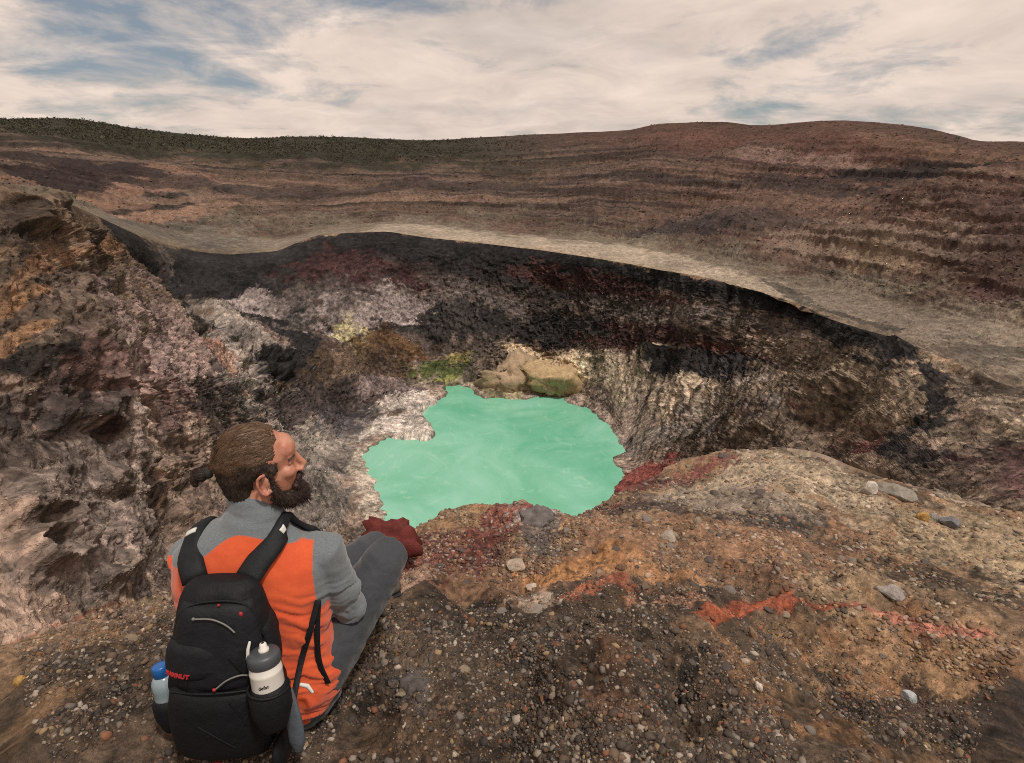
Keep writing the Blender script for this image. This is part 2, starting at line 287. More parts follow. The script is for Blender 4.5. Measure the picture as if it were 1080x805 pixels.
 ((120, 80, 62),0.75,2.39,8.5,0.7,[(-47.52, 489), (-43.73, 494), (-41.68, 495)]),
 ((150, 128, 104),0.7,1.42,5.0,0.8,[(-40.98, 495), (-37.3, 492), (-34.17, 488)]),
]
STONES=[
 ('rock_outcrop',0.0,645,20.9950,14.4966,(172, 150, 124),'pale tan rock outcrop at the far shore, left of its lower neighbour','rock',0.5),
 ('rock_outcrop',4.96,668,18.1802,9.3358,(182, 158, 122),'lower yellowish tan rock outcrop at the far shore, right of the taller one','rock',0.5),
 ('boulder',-13.63,386,0.1547,0.1497,(104, 48, 44),"rough dark red boulder on the lip of the ledge beside the man's knee",'boulder',0.25),
 ('boulder',2.54,355,0.1182,0.0645,(112, 106, 104),"grey boulder with a pale streak at the ledge's edge right below the lake",'boulder',0.45),
 ('stone',16.99,329,0.0682,0.0355,(168, 156, 142),'smooth pale stone, largest loose one on the brown slope below the tan ridge','stone',0.35),
 ('stone',34.12,409,0.0666,0.0666,(196, 188, 178),'whitish angular stone beside a flat grey slab near the right ridge','stone',0.3),
 ('flat_stone',35.99,415,0.1538,0.0588,(140, 134, 124),'flat grey slab beside a whitish stone near the right ridge','slab',0.35),
 ('stone',38.46,410,0.0564,0.0434,(186, 150, 92),'small yellow stone at the left end of a short row of grey stones','stone',0.3),
 ('stone',39.37,414,0.0707,0.0354,(160, 154, 148),'flat pale grey stone between a yellow stone and a blue-grey stone','stone',0.3),
 ('stone',40.39,414,0.0790,0.0439,(120, 120, 122),'rounded blue-grey stone at the right end of a short row of stones','stone',0.3),
 ('flat_stone',37.97,319,0.0942,0.0262,(150, 142, 136),'pale grey slab lying flat just beyond the red earth crest','slab',0.4),
 ('stone',41.26,287,0.0320,0.0183,(176, 182, 184),'bluish white chip of stone on the dark rubble at lower right','stone',0.3),
 ('stone',27.08,250,0.0267,0.0247,(132, 108, 86),'round brown stone just below the orange part of the crest','stone',0.35),
 ('stone',0.54,310,0.0528,0.0216,(176, 160, 144),'pale long stone on tan earth just below the grey boulder','stone',0.4),
 ('stone',2.4,289,0.0344,0.0183,(196, 182, 166),'white splinter of rock at the left end of the orange earth patch','stone',0.4),
 ('boulder',-10.91,142,0.0737,0.0705,(92, 87, 84),'large dark grey boulder half buried in gravel right of the man','boulder',0.72),
 ('pebble',-47.1,323,0.0227,0.0165,(172, 138, 84),'yellowish pebble in the dark gravel at the lower left','pebble',0.3),
 ('pebble',28.24,185,0.0161,0.0161,(204, 194, 180),'clean white pebble on the ochre streak at lower right','pebble',0.3),
 ('flat_stone',3.01,251,0.0565,0.0209,(140, 130, 122),'flat grey slab just left of the orange-red earth patch','slab',0.45),
 ('stone',12.37,299,0.0333,0.0190,(120, 92, 72),'reddish brown stone at the right end of the orange earth patch','stone',0.4),
]
# ---------------------------------------------------------------- materials
def new_mat(name):
    m = bpy.data.materials.new(name); m.use_nodes = True
    nt = m.node_tree; nt.nodes.clear()
    out = nt.nodes.new('ShaderNodeOutputMaterial'); b = nt.nodes.new('ShaderNodeBsdfPrincipled')
    nt.links.new(b.outputs[0], out.inputs[0])
    return m, nt, b
def N(nt, kind, **kw):
    n = nt.nodes.new('ShaderNode' + kind)
    for k, v in kw.items():
        if k.startswith('i_'):
            key = k[2:]; key = int(key) if key.isdigit() else key
            n.inputs[key].default_value = v
        else: setattr(n, k, v)
    return n
def noise_node(nt, coord, scale, detail=6, rough=0.6, dist=0.0):
    n = N(nt, 'TexNoise'); n.inputs['Scale'].default_value = scale; n.inputs['Detail'].default_value = detail
    n.inputs['Roughness'].default_value = rough; n.inputs['Distortion'].default_value = dist
    if coord is not None: nt.links.new(coord, n.inputs['Vector'])
    return n
def maprange(nt, sock, a, b, c, d):
    n = N(nt, 'MapRange'); n.inputs[1].default_value = a; n.inputs[2].default_value = b
    n.inputs[3].default_value = c; n.inputs[4].default_value = d; nt.links.new(sock, n.inputs[0]); return n.outputs[0]
def mix_rgb(nt, typ, fac, a, b):
    n = N(nt, 'Mix', data_type='RGBA', blend_type=typ)
    for s, v in ((n.inputs[0], fac), (n.inputs[6], a), (n.inputs[7], b)):
        if isinstance(v, (int, float)): s.default_value = v
        elif hasattr(v, 'is_linked') or hasattr(v, 'node'): nt.links.new(v, s)
        else: s.default_value = (*v[:3], 1)
    return n.outputs[2]
def simple_mat(name, rgb, rough=0.6, var=0.25, scale=40.0, bump=0.2, bscale=300.0, dist=0.002, metallic=0.0, coat=0.0, sheen=0.0):
    """a plain procedural material: base colour broken up by noise, with a fine relief"""
    m, nt, b = new_mat(name)
    co = N(nt, 'TexCoord').outputs['Object']
    n = noise_node(nt, co, scale, 5)
    f = maprange(nt, n.outputs['Fac'], 0.25, 0.75, 1 - var, 1 + var)
    col = mix_rgb(nt, 'MULTIPLY', 1.0, tuple(float(c) for c in rgb), f)
    nt.links.new(col, b.inputs['Base Color'])
    b.inputs['Roughness'].default_value = rough; b.inputs['Metallic'].default_value = metallic
    b.inputs['Coat Weight'].default_value = coat; b.inputs['Sheen Weight'].default_value = sheen
    if bump:
        n2 = noise_node(nt, co, bscale, 3)
        bp = N(nt, 'Bump'); bp.inputs['Strength'].default_value = bump; bp.inputs['Distance'].default_value = dist
        nt.links.new(n2.outputs['Fac'], bp.inputs['Height']); nt.links.new(bp.outputs[0], b.inputs['Normal'])
    return m

def mesh_obj(name, verts, faces, mats=(), parent=None, smooth=False):
    me = bpy.data.meshes.new(name)
    verts = np.asarray(verts, dtype=np.float32)
    if isinstance(faces, np.ndarray):
        nf, k = faces.shape
        me.vertices.add(len(verts)); me.vertices.foreach_set('co', verts.ravel())
        me.loops.add(nf * k); me.loops.foreach_set('vertex_index', faces.ravel().astype(np.int32))
        me.polygons.add(nf); me.polygons.foreach_set('loop_start', np.arange(0, nf * k, k, dtype=np.int32))
        me.update(calc_edges=True)
    else:
        me.from_pydata([tuple(map(float, v)) for v in verts], [], [tuple(f) for f in faces]); me.update()
    for m in (mats if isinstance(mats, (list, tuple)) else [mats]): me.materials.append(m)
    if smooth: me.polygons.foreach_set('use_smooth', np.ones(len(me.polygons), dtype=bool))
    o = bpy.data.objects.new(name, me); COL.objects.link(o)
    if parent is not None: o.parent = parent
    return o
def set_color(o, rgba, name='geology'):
    a = o.data.color_attributes.new(name, 'FLOAT_COLOR', 'POINT')
    a.data.foreach_set('color', np.asarray(rgba, dtype=np.float32).ravel())
def tag(o, label=None, cat=None, group=None, kind=None):
    if label: o['label'] = label
    if cat: o['category'] = cat
    if group: o['group'] = group
    if kind: o['kind'] = kind
    return o
# ---------------------------------------------------------------- terrain
az = np.concatenate([np.linspace(-180, -90, 30)[:-1], np.linspace(-90, -46, 60)[:-1], np.arange(-46, 46.01, 0.082),
                     np.linspace(46, 90, 60)[1:], np.linspace(90, 180, 30)[1:]])
r0, z0 = loft(az)
NR, NC = r0.shape
azr = np.radians(az)[None, :]
row = np.arange(NR, dtype=np.float32)[:, None] * np.ones((1, NC), np.float32)
AZ = (az[None, :] * np.ones((NR, 1))).astype(np.float32)
x0 = r0 * np.sin(azr); y0 = r0 * np.cos(azr)
S = START

# --- lake basin
shore = np.array(SHORE)
def signed_dist(px, py, poly):
    d = np.full(px.shape, 1e9); inside = np.zeros(px.shape, bool)
    n = len(poly)
    for i in range(n):
        a = poly[i]; b = poly[(i + 1) % n]; e = b - a
        t = np.clip(((px - a[0]) * e[0] + (py - a[1]) * e[1]) / (e @ e), 0, 1)
        d = np.minimum(d, np.hypot(px - a[0] - t * e[0], py - a[1] - t * e[1]))
        c = ((a[1] > py) != (b[1] > py)) & (px < e[0] * (py - a[1]) / (e[1] if e[1] else 1e-9) + a[0])
        inside ^= c
    return np.where(inside, -d, d)
sel = slice(S['D1'], S['R'])
wx = x0 + 1.1 * look(N2, x0 / 90, y0 / 90 + .3)
wy = y0 + 1.1 * look(N2, x0 / 90 + .5, y0 / 90)
sd = signed_dist(wx[sel], wy[sel], shore)
zz = z0[sel]
ins = np.maximum(-LEVEL - 9, -LEVEL + sd * 0.30)
lo = -LEVEL + 0.15 + np.minimum(np.maximum(sd, 0), 5) * 0.22 + np.maximum(sd, 0) * 0.05
hi = -LEVEL + 0.6 + np.maximum(sd, 0) * 1.3 + np.maximum(sd - 6, 0) * 3
z0[sel] = np.where(sd < 0, ins, np.clip(zz, np.minimum(lo, hi), hi))

# --- foreground forms
g = slice(0, S['E'] + 1)
gx, gy = x0[g], y0[g]
dz = forms(gx, gy)
fade = sstep(.3, 1.0, r0[g])
z0[g] += dz * fade

# --- relief along the surface normal
def normals(x, y, z):
    P = np.stack([x, y, z], -1)
    du = np.gradient(P, axis=1); dv = np.gradient(P, axis=0)
    n = np.cross(du, dv); n /= np.linalg.norm(n, axis=-1, keepdims=True) + 1e-12
    n[n[..., 2] < 0] *= -1
    return n.astype(np.float32)
LC = (15.0, 225.0)                                    # middle of the lake
phi = np.arctan2(x0 - LC[0], y0 - LC[1]).astype(np.float32)
rho = np.hypot(x0 - LC[0], y0 - LC[1]).astype(np.float32)
disp = np.zeros_like(z0)
def band(a, b, fa=8, fb=8):
    return sstep(a - fa, a + fa, row) * (1 - sstep(b - fb, b + fb, row))
# ground: lumps and grit, finer close to the viewer
xg, yg = x0[g], y0[g]; rg = r0[g]
gd = 0.035 * look(N1, xg / 7.1, yg / 7.1) * np.clip(rg, .4, 4) ** .7 * (1 - .72 * sstep(2.4, 4.5, rg))
gd += 0.009 * look(NG, xg / 9.0 + .2, yg / 9.0) * np.clip(rg, .4, 2.5) ** .7 * (1 - .6 * sstep(2.3, 4, rg))
gd += 0.0022 * look(NF, xg / 3.4, yg / 3.4) * (1 - .8 * sstep(2.3, 4, rg))
st = .7 * look(NG, AZ[g] / 900 + .02 * look(N1, xg / 9, yg / 9), np.log(rg) / 5.0) + .6 * look(NF, AZ[g] / 1100 + .3, np.log(rg) / 4.4 + .01 * look(N1, xg / 9, yg / 9))          # layered outcrops on the right hand slope
gd += sstep(2.6, 4.2, rg) * sstep(.3, 1.4, xg) * 0.013 * np.tanh(1.6 * st) * np.clip(rg / 6, .5, 1.3)
gd += sstep(2.4, 5, rg) * .0 * xg
rough_e = band(S['E'] - 60, S['E'] + 1, 40, 1)[g]
gd += rough_e * 0.0035 * np.clip(rg, 2, 6) * look(N2, xg / 14 + .7, yg / 14)
disp[g] += gd * fade
def RID(n): return np.tanh(1.15 * np.abs(n))
# crater
c = slice(S['E'] + 1, NR)
xc, yc, rc, zc, pc, qc = x0[c], y0[c], r0[c], z0[c], phi[c], rho[c]
rowc = row[c]
def bc(a, b, fa=8, fb=8): return band(a, b, fa, fb)[c]
left = 1 - sstep(-24, -10, AZ[c]); right = sstep(6, 20, AZ[c])
inner = bc(S['D'], S['R'] - 22, 10, 22) * (1 - right) + bc(S['D'], S['R'] - 5, 10, 8) * right
low = look(N1, xc / 420, yc / 420 + zc / 500)
mid = look(N2, xc / 300 + zc / 240, yc / 300)
pg = np.arctan2(xc - 10, yc - 150); qg = np.hypot(xc - 10, yc - 150)      # the gullies run down towards the near side of the lake
gul = 1 - RID(look(NG, pg * .48 + .008 * mid, qg / 2600 + .2))
gul2 = 1 - RID(look(NF, pg * .36 + .004 * mid, qg / 2200 + .6))
strata = look(NG, pc * .10, zc / 190 + .012 * low)
lumps = look(NF, xc / 260 + zc / 300, yc / 260 + zc / 410)
su = pc * 130.0; sv = .6 * qc + .8 * zc                  # metres round the lake and metres up the slope
natA = look(N1, su / 300, sv / 300) + .35 * look(N2, su / 120, sv / 120)
natB = 1 - RID(look(NG, su / 330 + .02 * natA, sv / 330 + .3))
natC = 1 - RID(look(NF, su / 300 + .008 * natA, sv / 300 + .008 * natB))
natD = look(N3, su / 260, sv / 260 + .4)
natE = look(NF, su / 150 + .3, sv / 150)
natF = look(NF, su / 66 + .6, sv / 66)
ledge = np.tanh(1.5 * look(NF, AZ[c] / 700, rowc / 1100 + .02 * natA))
sc_ = np.clip(rc / 210, .3, 1.3)
cd = inner * 1.6 * low
calm = 1 - .75 * sstep(.72, .93, normals(x0, y0, z0)[c][..., 2])            # loose slopes lie smoother than cliffs
cd += inner * (1.7 * natA + (.9 - .1 * left) * (natB - .6) + calm * ((.34 + .15 * left) * (natC - .6) + (.03 + .02 * left) * natD + (.08 + .09 * left) * natE + .025 * natF))
cd += inner * right * (1 - .75 * sstep(21, 29, AZ[c])) * (3.4 * (np.minimum(gul, .93) - .7) + .8 * (1 - sstep(17, 25, AZ[c])) * (np.minimum(gul2, .93) - .6))
cd += inner * (1 - left) * (1 - right) * (.9 * (gul - .6) + .3 * (gul2 - .6) + .5 * ledge * sc_)
cd += inner * left * sc_ * .4 * ledge
rib, crag = natB, natC
cd *= .35 + .65 * sstep(60, 170, rc)
flat = bc(S['R'] + 2, S['O1'] - 25, 3, 25)
fine = 1 - RID(look(NF, pc * .30, qc / 3400)); fine2 = 1 - RID(look(NG, pc * .30 + .5, qc / 2600))
fine = 1 - RID(look(NF, AZ[c] / 420 + .02 * natA, rowc / 1000 + AZ[c] / 300)); fine2 = 1 - RID(look(NG, AZ[c] / 260 + .02 * natA, rowc / 900 + AZ[c] / 260))
cd += flat * (.5 * low + (.05 + .35 * right) * (fine - .7) + .7 * right * (fine2 - .6))
outer = bc(S['P'] + 15, S['T'], 15, 8)
ost = np.tanh(2.2 * look(NF, AZ[c] / 3600 + .3, rowc / 1500 + .004 * low))
ogul = 1 - RID(look(NG, pc * .34, zc / 3000)); ogul2 = 1 - RID(look(NF, pc * .34 + .2, zc / 2600))
cd += outer * (2.2 * low + 1.0 * ost + (.5 + .9 * sstep(0, 20, AZ[c])) * (ogul - .6) + .6 * (ogul2 - .6) + .8 * natA + .3 * (natC - .6) + .1 * natE) * (.2 + .8 * (1 - sstep(S['O2'] + 10, S['T'] - 10, rowc)))
rim = bc(S['R'] - 8, S['R'] + 4, 6, 3)
cd += rim * .2 * look(N2, pc * .25, qc / 1600)
disp[c] += cd * sstep(S['D'] - 2, S['D'] + 14, rowc)
for depth, w_, line in GROOVES:                      # single large gullies (-) and ribs (+)
    la = np.array(line, float); pu = AZ / w_; pv = row / (w_ * 11.0)
    sl = (slice(max(0, int(la[:, 1].min() - 40 * w_)), int(la[:, 1].max() + 40 * w_)), slice(int(np.searchsorted(az, la[:, 0].min() - 4 * w_)), int(np.searchsorted(az, la[:, 0].max() + 4 * w_))))
    wob_ = .5 * look(NG, AZ[sl] / 110, row[sl] / 1500)
    dg_ = seg_dist(pu[sl] + wob_, pv[sl] + wob_, [(p[0] / w_, p[1] / (w_ * 11.0)) for p in line])
    disp[sl] += depth * np.exp(-dg_ ** 1.5) * (inner if False else 1)
quiet = np.ones_like(z0); quiet[sel] = sstep(1, 24, sd)
disp *= quiet
nrm = normals(x0, y0, z0)
X = x0 + nrm[..., 0] * disp; Y = y0 + nrm[..., 1] * disp; Z = z0 + nrm[..., 2] * disp
Z[sel] = np.where(sd > 0, np.maximum(Z[sel], -LEVEL + .12 + np.minimum(sd, 20) * .12), Z[sel])

# ---------------------------------------------------------------- what the rock is made of, with crevices and a hollow painted darker
col = np.zeros((NR, NC, 3), np.float32); fleck = np.full((NR, NC), .3, np.float32)
TINT = np.array([.97, .955, .945], np.float32) * 1.24      # slightly warms and brightens the ground, rock and stone colours
def lay(c, m):
    global col
    c = c * TINT
    col += (c - col) * m[..., None]
NU = np.where(row > S['E'], phi * 130 / 330, x0 / 7); NV = np.where(row > S['E'], (.6 * rho + .8 * z0) / 330, y0 / 7)
j1 = look(N2, NU * 1.3, NV * 1.3); j2 = look(NG, NU + .4, NV); j3 = look(N3, NU * 1.15 + .1, NV * 1.15 + .7); j4 = look(NF, NU * 1.2, NV * 1.2 + .3)
jw = row + 10 * j1 + 4 * j2
def bw(a, b, fa=8, fb=8): return sstep(a - fa, a + fa, jw) * (1 - sstep(b - fb, b + fb, jw))
ones = np.ones_like(z0, dtype=np.float32)
lay(srgb(72, 62, 53), ones)
lay(srgb(112, 94, 77), bw(S['G3'] + 20, 2000, 35, 8))
lay(srgb(100, 89, 81), bw(S['E'] + 5, S['R'], 3, 3))
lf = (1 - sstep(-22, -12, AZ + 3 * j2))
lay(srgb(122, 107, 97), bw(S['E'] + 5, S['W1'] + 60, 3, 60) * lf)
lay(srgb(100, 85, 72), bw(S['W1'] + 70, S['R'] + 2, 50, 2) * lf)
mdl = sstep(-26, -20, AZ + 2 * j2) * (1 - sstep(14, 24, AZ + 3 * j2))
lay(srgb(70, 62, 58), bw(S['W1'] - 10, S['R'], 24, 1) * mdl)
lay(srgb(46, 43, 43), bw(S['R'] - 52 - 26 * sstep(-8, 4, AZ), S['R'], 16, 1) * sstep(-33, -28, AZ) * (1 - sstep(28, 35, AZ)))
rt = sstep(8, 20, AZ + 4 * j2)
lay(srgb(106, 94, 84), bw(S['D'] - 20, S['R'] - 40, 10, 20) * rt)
# plateau and outer walls
bite = np.clip(.5 + .7 * look(NG, phi * .30 + .1, rho / 2600) + .4 * look(NF, phi * .3, rho / 3000), 0, 2) * 7 * sstep(20, 27, AZ)
edge = sstep(S['R'] - 1.5, S['R'] + 2.5, row + 1.2 * j2 - bite)
lay(srgb(100, 90, 77), edge)
lay(srgb(90, 74, 64), sstep(S['P'] + 10, S['P'] + 46, jw + 8 * j1) * ones)
spill = sstep(29, 37, AZ + 2.5 * j2) * bw(S['W1'] - 10, S['R'] + 2, 40, 2)
lay(srgb(112, 100, 86), spill * .85)
st1 = .15 * j4 + .8 * np.tanh(2.2 * look(NF, AZ / 3600 + .3, row / 1500 + .004 * np.concatenate([np.zeros((S['E'] + 1, NC)), low]))) + .75 * np.tanh(2.2 * look(NF, AZ / 2400 + .7, row / 620 + .006 * np.concatenate([np.zeros((S['E'] + 1, NC)), low])))
so = sstep(S['P'] + 20, S['P'] + 60, jw) * (1 - sstep(S['T'] - 40, S['T'], jw))
lay(srgb(50, 41, 39), so * sstep(.1, 1.2, st1) * .85)
lay(srgb(128, 102, 84), so * sstep(.7, 1.9, -st1) * .65)
lay(srgb(96, 68, 58), so * sstep(0, 26, AZ) * .35)
lay(srgb(78, 57, 47), sstep(S['O2'] + 15, S['O2'] + 50, jw) * ones * sstep(-6, 8, AZ))
lay(srgb(50, 47, 37), sstep(S['O2'] - 10, S['O2'] + 20, jw) * (1 - sstep(-6, 8, AZ)))
# strata on the inner cliffs
st2 = look(NG, phi * .10, Z / 190 + .008 * j1)
ins_ = bw(S['W0'] + 20, S['R'] - 20, 25, 14) * (.35 + .65 * mdl) * (1 - rt)
lay(srgb(92, 78, 72), ins_ * sstep(.5, 2.0, st2) * .45)
lay(srgb(40, 37, 37), ins_ * sstep(.5, 2.0, -st2) * .5)
lay(srgb(40, 36, 36), sstep(.4, 1.8, -j2) * bw(S['D'], S['R'], 5, 1) * .22)
lay(srgb(140, 124, 116), sstep(1.0, 2.4, j2) * bw(S['D'], S['R'] - 70, 5, 30) * .45)
# gully floors on the plateau and the fan
F1_ = np.zeros_like(z0); F1_[c] = np.maximum(fine, fine2)
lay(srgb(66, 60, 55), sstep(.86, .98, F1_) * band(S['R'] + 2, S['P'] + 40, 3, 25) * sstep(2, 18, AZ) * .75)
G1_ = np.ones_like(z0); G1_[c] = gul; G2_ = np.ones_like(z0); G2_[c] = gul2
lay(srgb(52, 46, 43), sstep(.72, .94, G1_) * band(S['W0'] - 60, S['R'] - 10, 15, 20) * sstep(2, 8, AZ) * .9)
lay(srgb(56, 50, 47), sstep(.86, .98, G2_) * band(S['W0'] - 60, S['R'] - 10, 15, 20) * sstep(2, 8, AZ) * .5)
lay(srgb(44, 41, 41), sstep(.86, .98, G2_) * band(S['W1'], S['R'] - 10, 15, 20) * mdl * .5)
RB_ = np.zeros_like(z0); RB_[c] = rib; CG_ = np.zeros_like(z0); CG_[c] = crag
lay(srgb(60, 51, 47), sstep(.90, .99, RB_) * bw(S['D'], S['R'] - 30, 5, 10) * lf * .0)
lay(srgb(62, 54, 50), (1 - sstep(-.3, .25, RB_)) * bw(S['D'], S['R'] - 30, 5, 10) * lf * .15)  # dips between the left wall's ribs: shade put into the colour
lay(srgb(60, 52, 49), (1 - sstep(-.35, .15, CG_)) * bw(S['D'], S['R'] - 30, 5, 10) * lf * .15)  # crevices between the crags, their shade painted into the rock colour
lay(srgb(72, 56, 50), sstep(.78, .97, 1 - np.abs(look(NG, phi * .34, Z / 3000))) * band(S['P'] + 40, S['T'] - 10, 20, 20) * .4 * sstep(-6, 6, AZ))
# shore
if True:
    full = np.full_like(z0, 99.); full[sel] = sd
    lay(srgb(150, 138, 128), (1 - sstep(1, 9, full + 2 * j2)) * .55)
    lay(srgb(66, 60, 54), (1 - sstep(.3, 1.6, full + .7 * j2)) * .7)
# foreground mottling
fg = (1 - sstep(S['E'] - 2, S['E'] + 2, row))
k1 = look(N2, x0 / 7.0, y0 / 7.0); k2 = look(NG, x0 / 9.0 + .3, y0 / 9.0); k3 = look(N3, x0 / 1.7, y0 / 1.7 + .5)
lay(srgb(52, 45, 41), fg * sstep(.2, 1.8, k1 + .4 * k2) * .7)
lay(srgb(128, 104, 80), fg * sstep(.5, 2.0, -k1 - .5 * k2) * .55)
lay(srgb(122, 88, 62), fg * sstep(.9, 2.2, k2 * .7 - k1 * .5) * .5 * sstep(-12, 4, AZ))
lay(srgb(40, 36, 34), fg * sstep(.6, 2.0, st_full := np.pad(st, ((0, NR - st.shape[0]), (0, 0)))) * sstep(2.6, 4, r0) * .7)
lay(srgb(150, 138, 122), fg * sstep(.3, 1.6, -st_full) * sstep(2.6, 4.5, r0) * .6)
# stains, and the hollow darkened in the colour
for rgb, s, ra, rb, w, line in PATCHES:
    la = np.array(line, float)
    a0, a1 = la[:, 0].min() - 2.4 * ra, la[:, 0].max() + 2.4 * ra
    b0, b1 = la[:, 1].min() - 2.4 * rb, la[:, 1].max() + 2.4 * rb
    i0, i1 = np.searchsorted(az, [a0, a1]); k0, k1_ = int(max(0, b0)), int(min(NR, b1 + 1))
    if i1 <= i0 or k1_ <= k0: continue
    sl = (slice(k0, k1_), slice(i0, i1))
    pu = AZ[sl] / ra; pv = row[sl] / rb
    d = np.full(pu.shape, 1e9)
    pts = [(p[0] / ra, p[1] / rb) for p in line]
    if len(pts) == 1: pts = pts * 2
    for a, b in zip(pts[:-1], pts[1:]):
        a = np.array(a); e = np.array(b) - a; L2 = e @ e + 1e-9
        t = np.clip(((pu - a[0]) * e[0] + (pv - a[1]) * e[1]) / L2, 0, 1)
        d = np.minimum(d, np.hypot(pu - a[0] - t * e[0], pv - a[1] - t * e[1]))
    n = .55 * look(N2, AZ[sl] / (ra * 9) + line[0][0], row[sl] / (rb * 9)) + .45 * j3[sl] + .3 * j2[sl]
    m = min(1, s * 1.12) * sstep(1.12, .78, d + w * n * .62)
    mr = la[:, 1].mean()
    m = m * (row[sl] >= S['R'] + 1 if mr > S['R'] else row[sl] < S['R'] + 1) * (row[sl] <= S['E'] + 1 if mr < S['E'] else row[sl] > S['E'] + 1)
    pc_ = srgb(*rgb); pc_ = (pc_ * .78 + pc_.mean() * .22) * TINT * .95 if line[0][1] > S['E'] else (pc_ * .86 + pc_.mean() * .14) * TINT * .88
    col[sl] += (pc_ - col[sl]) * m[..., None]
# erosion channels cut through the fan beside the lake
fan_ = band(S['W0'] - 20, S['W1'] + 60, 20, 30) * sstep(4, 8, AZ) * (1 - sstep(20, 27, AZ))
lay(srgb(54, 47, 43), sstep(.66, .90, G1_) * fan_ * .8)
# grain in the rock itself
crk = sstep(.955, .995, 1 - np.abs(look(NG, NU * 1.6 + .004 * j3 + .2, NV * 1.6 + .6))) + sstep(.95, .99, 1 - np.abs(look(NF, NU * .9 + .3, NV * .9 + .1))) * .7
crk *= (row > S['E'] + 4) * (row < S['R'] - 4) * (.5 + .5 * lf) + .5 * so
gr = 1 + .30 * j3 * np.where(row > S['R'], .45, 1) + .20 * j4 * np.where(row > S['R'], .5, 1) - .38 * crk
fgf = fg[..., None] * .0 + 1
col = .16 * (col / .16) ** 1.13
des_ = (.20 * sstep(S['R'], S['R'] + 30, row))[..., None]; col = col * (1 - des_) + col.mean(-1, keepdims=True) * des_ * np.array([1.04, 1, .95], np.float32); col *= 1 - .10 * sstep(S['P'], S['P'] + 60, row)[..., None]
col = np.clip(col * np.clip(gr, .35, 1.9)[..., None] * fgf, .006, .8)
lum = col.mean(-1, keepdims=True)
fleck = (.25 + .6 * bw(S['D'], S['W1'] + 90, 5, 50) + .2 * rt).astype(np.float32)
fleck *= np.where(band(S['R'], S['O1'], 2, 30) > .5, .3, 1)

def terrain_mat(name, near):
    m, nt, b = new_mat(name)
    at = N(nt, 'Attribute', attribute_name='geology'); co = N(nt, 'TexCoord').outputs['Object']
    sc = (9.0, 46.0, 160.0) if near else (0.09, 0.42, 1.6)
    f = None
    col_ = at.outputs['Color']
    ns = [noise_node(nt, co, s, 5, .65) for s in sc]
    for n, amp in zip(ns, (.18, .28, .32) if near else (.20, .30, .32)):
        k = maprange(nt, n.outputs['Fac'], .3, .7, 1 - amp, 1 + amp)
        col_ = mix_rgb(nt, 'MULTIPLY', 1.0, col_, k)
    vo = N(nt, 'TexVoronoi'); vo.inputs['Scale'].default_value = 70.0 if near else .75
    mp = N(nt, 'Mapping'); mp.inputs['Scale'].default_value = (1, 1, 1.0); nt.links.new(co, mp.inputs[0]); nt.links.new(mp.outputs[0], vo.inputs['Vector'])
    sep = N(nt, 'SeparateColor'); nt.links.new(vo.outputs['Color'], sep.inputs[0])
    k = maprange(nt, sep.outputs[0], .0, 1.0, .6, 1.5)
    col2 = mix_rgb(nt, 'MULTIPLY', 1.0, col_, k)
    col_ = mix_rgb(nt, 'MIX', at.outputs['Alpha'], col_, col2)
    nt.links.new(col_, b.inputs['Base Color'])
    b.inputs['Roughness'].default_value = .92; b.inputs['Specular IOR Level'].default_value = .25
    prev = None
    for n, dist in zip(ns, (.03, .012, .004) if near else (2.2, .9, .3)):
        bp = N(nt, 'Bump'); bp.inputs['Strength'].default_value = .8; bp.inputs['Distance'].default_value = dist
        nt.links.new(n.outputs['Fac'], bp.inputs['Height'])
        if prev: nt.links.new(prev.outputs[0], bp.inputs['Normal'])
        prev = bp
    bp = N(nt, 'Bump'); bp.inputs['Strength'].default_value = .5; bp.inputs['Distance'].default_value = .006 if near else .5
    nt.links.new(sep.outputs[1], bp.inputs['Height']); nt.links.new(prev.outputs[0], bp.inputs['Normal'])
    nt.links.new(bp.outputs[0], b.inputs['Normal'])
    return m
m_ground = terrain_mat('gravelly_earth', True)
m_rock = terrain_mat('volcanic_rock', False)
def sheet(name, ra, rb, ca, cb, mat):
    """rows ra..rb and columns ca..cb of the terrain as one mesh"""
    v = np.stack([X[ra:rb + 1, ca:cb + 1], Y[ra:rb + 1, ca:cb + 1], Z[ra:rb + 1, ca:cb + 1]], -1)
    nr, nc = v.shape[:2]
    idx = np.arange(nr * nc).reshape(nr, nc)
    f = np.stack([idx[:-1, :-1], idx[:-1, 1:], idx[1:, 1:], idx[1:, :-1]], -1).reshape(-1, 4)
    o = mesh_obj(name, v.reshape(-1, 3), f, mat, smooth=True)
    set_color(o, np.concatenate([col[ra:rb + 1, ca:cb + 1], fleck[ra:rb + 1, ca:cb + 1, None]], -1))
    return tag(o, kind='structure')
c0 = int(np.searchsorted(az, -80)); c1 = int(np.searchsorted(az, 80))
sheet('ground', 0, S['E'] + 4, 0, NC - 1, m_ground)
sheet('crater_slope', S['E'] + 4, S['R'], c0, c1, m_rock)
sheet('plateau', S['R'], S['P'] + 20, c0, c1, m_rock)
sheet('hills', S['P'] + 20, NR - 1, c0, c1, m_rock)
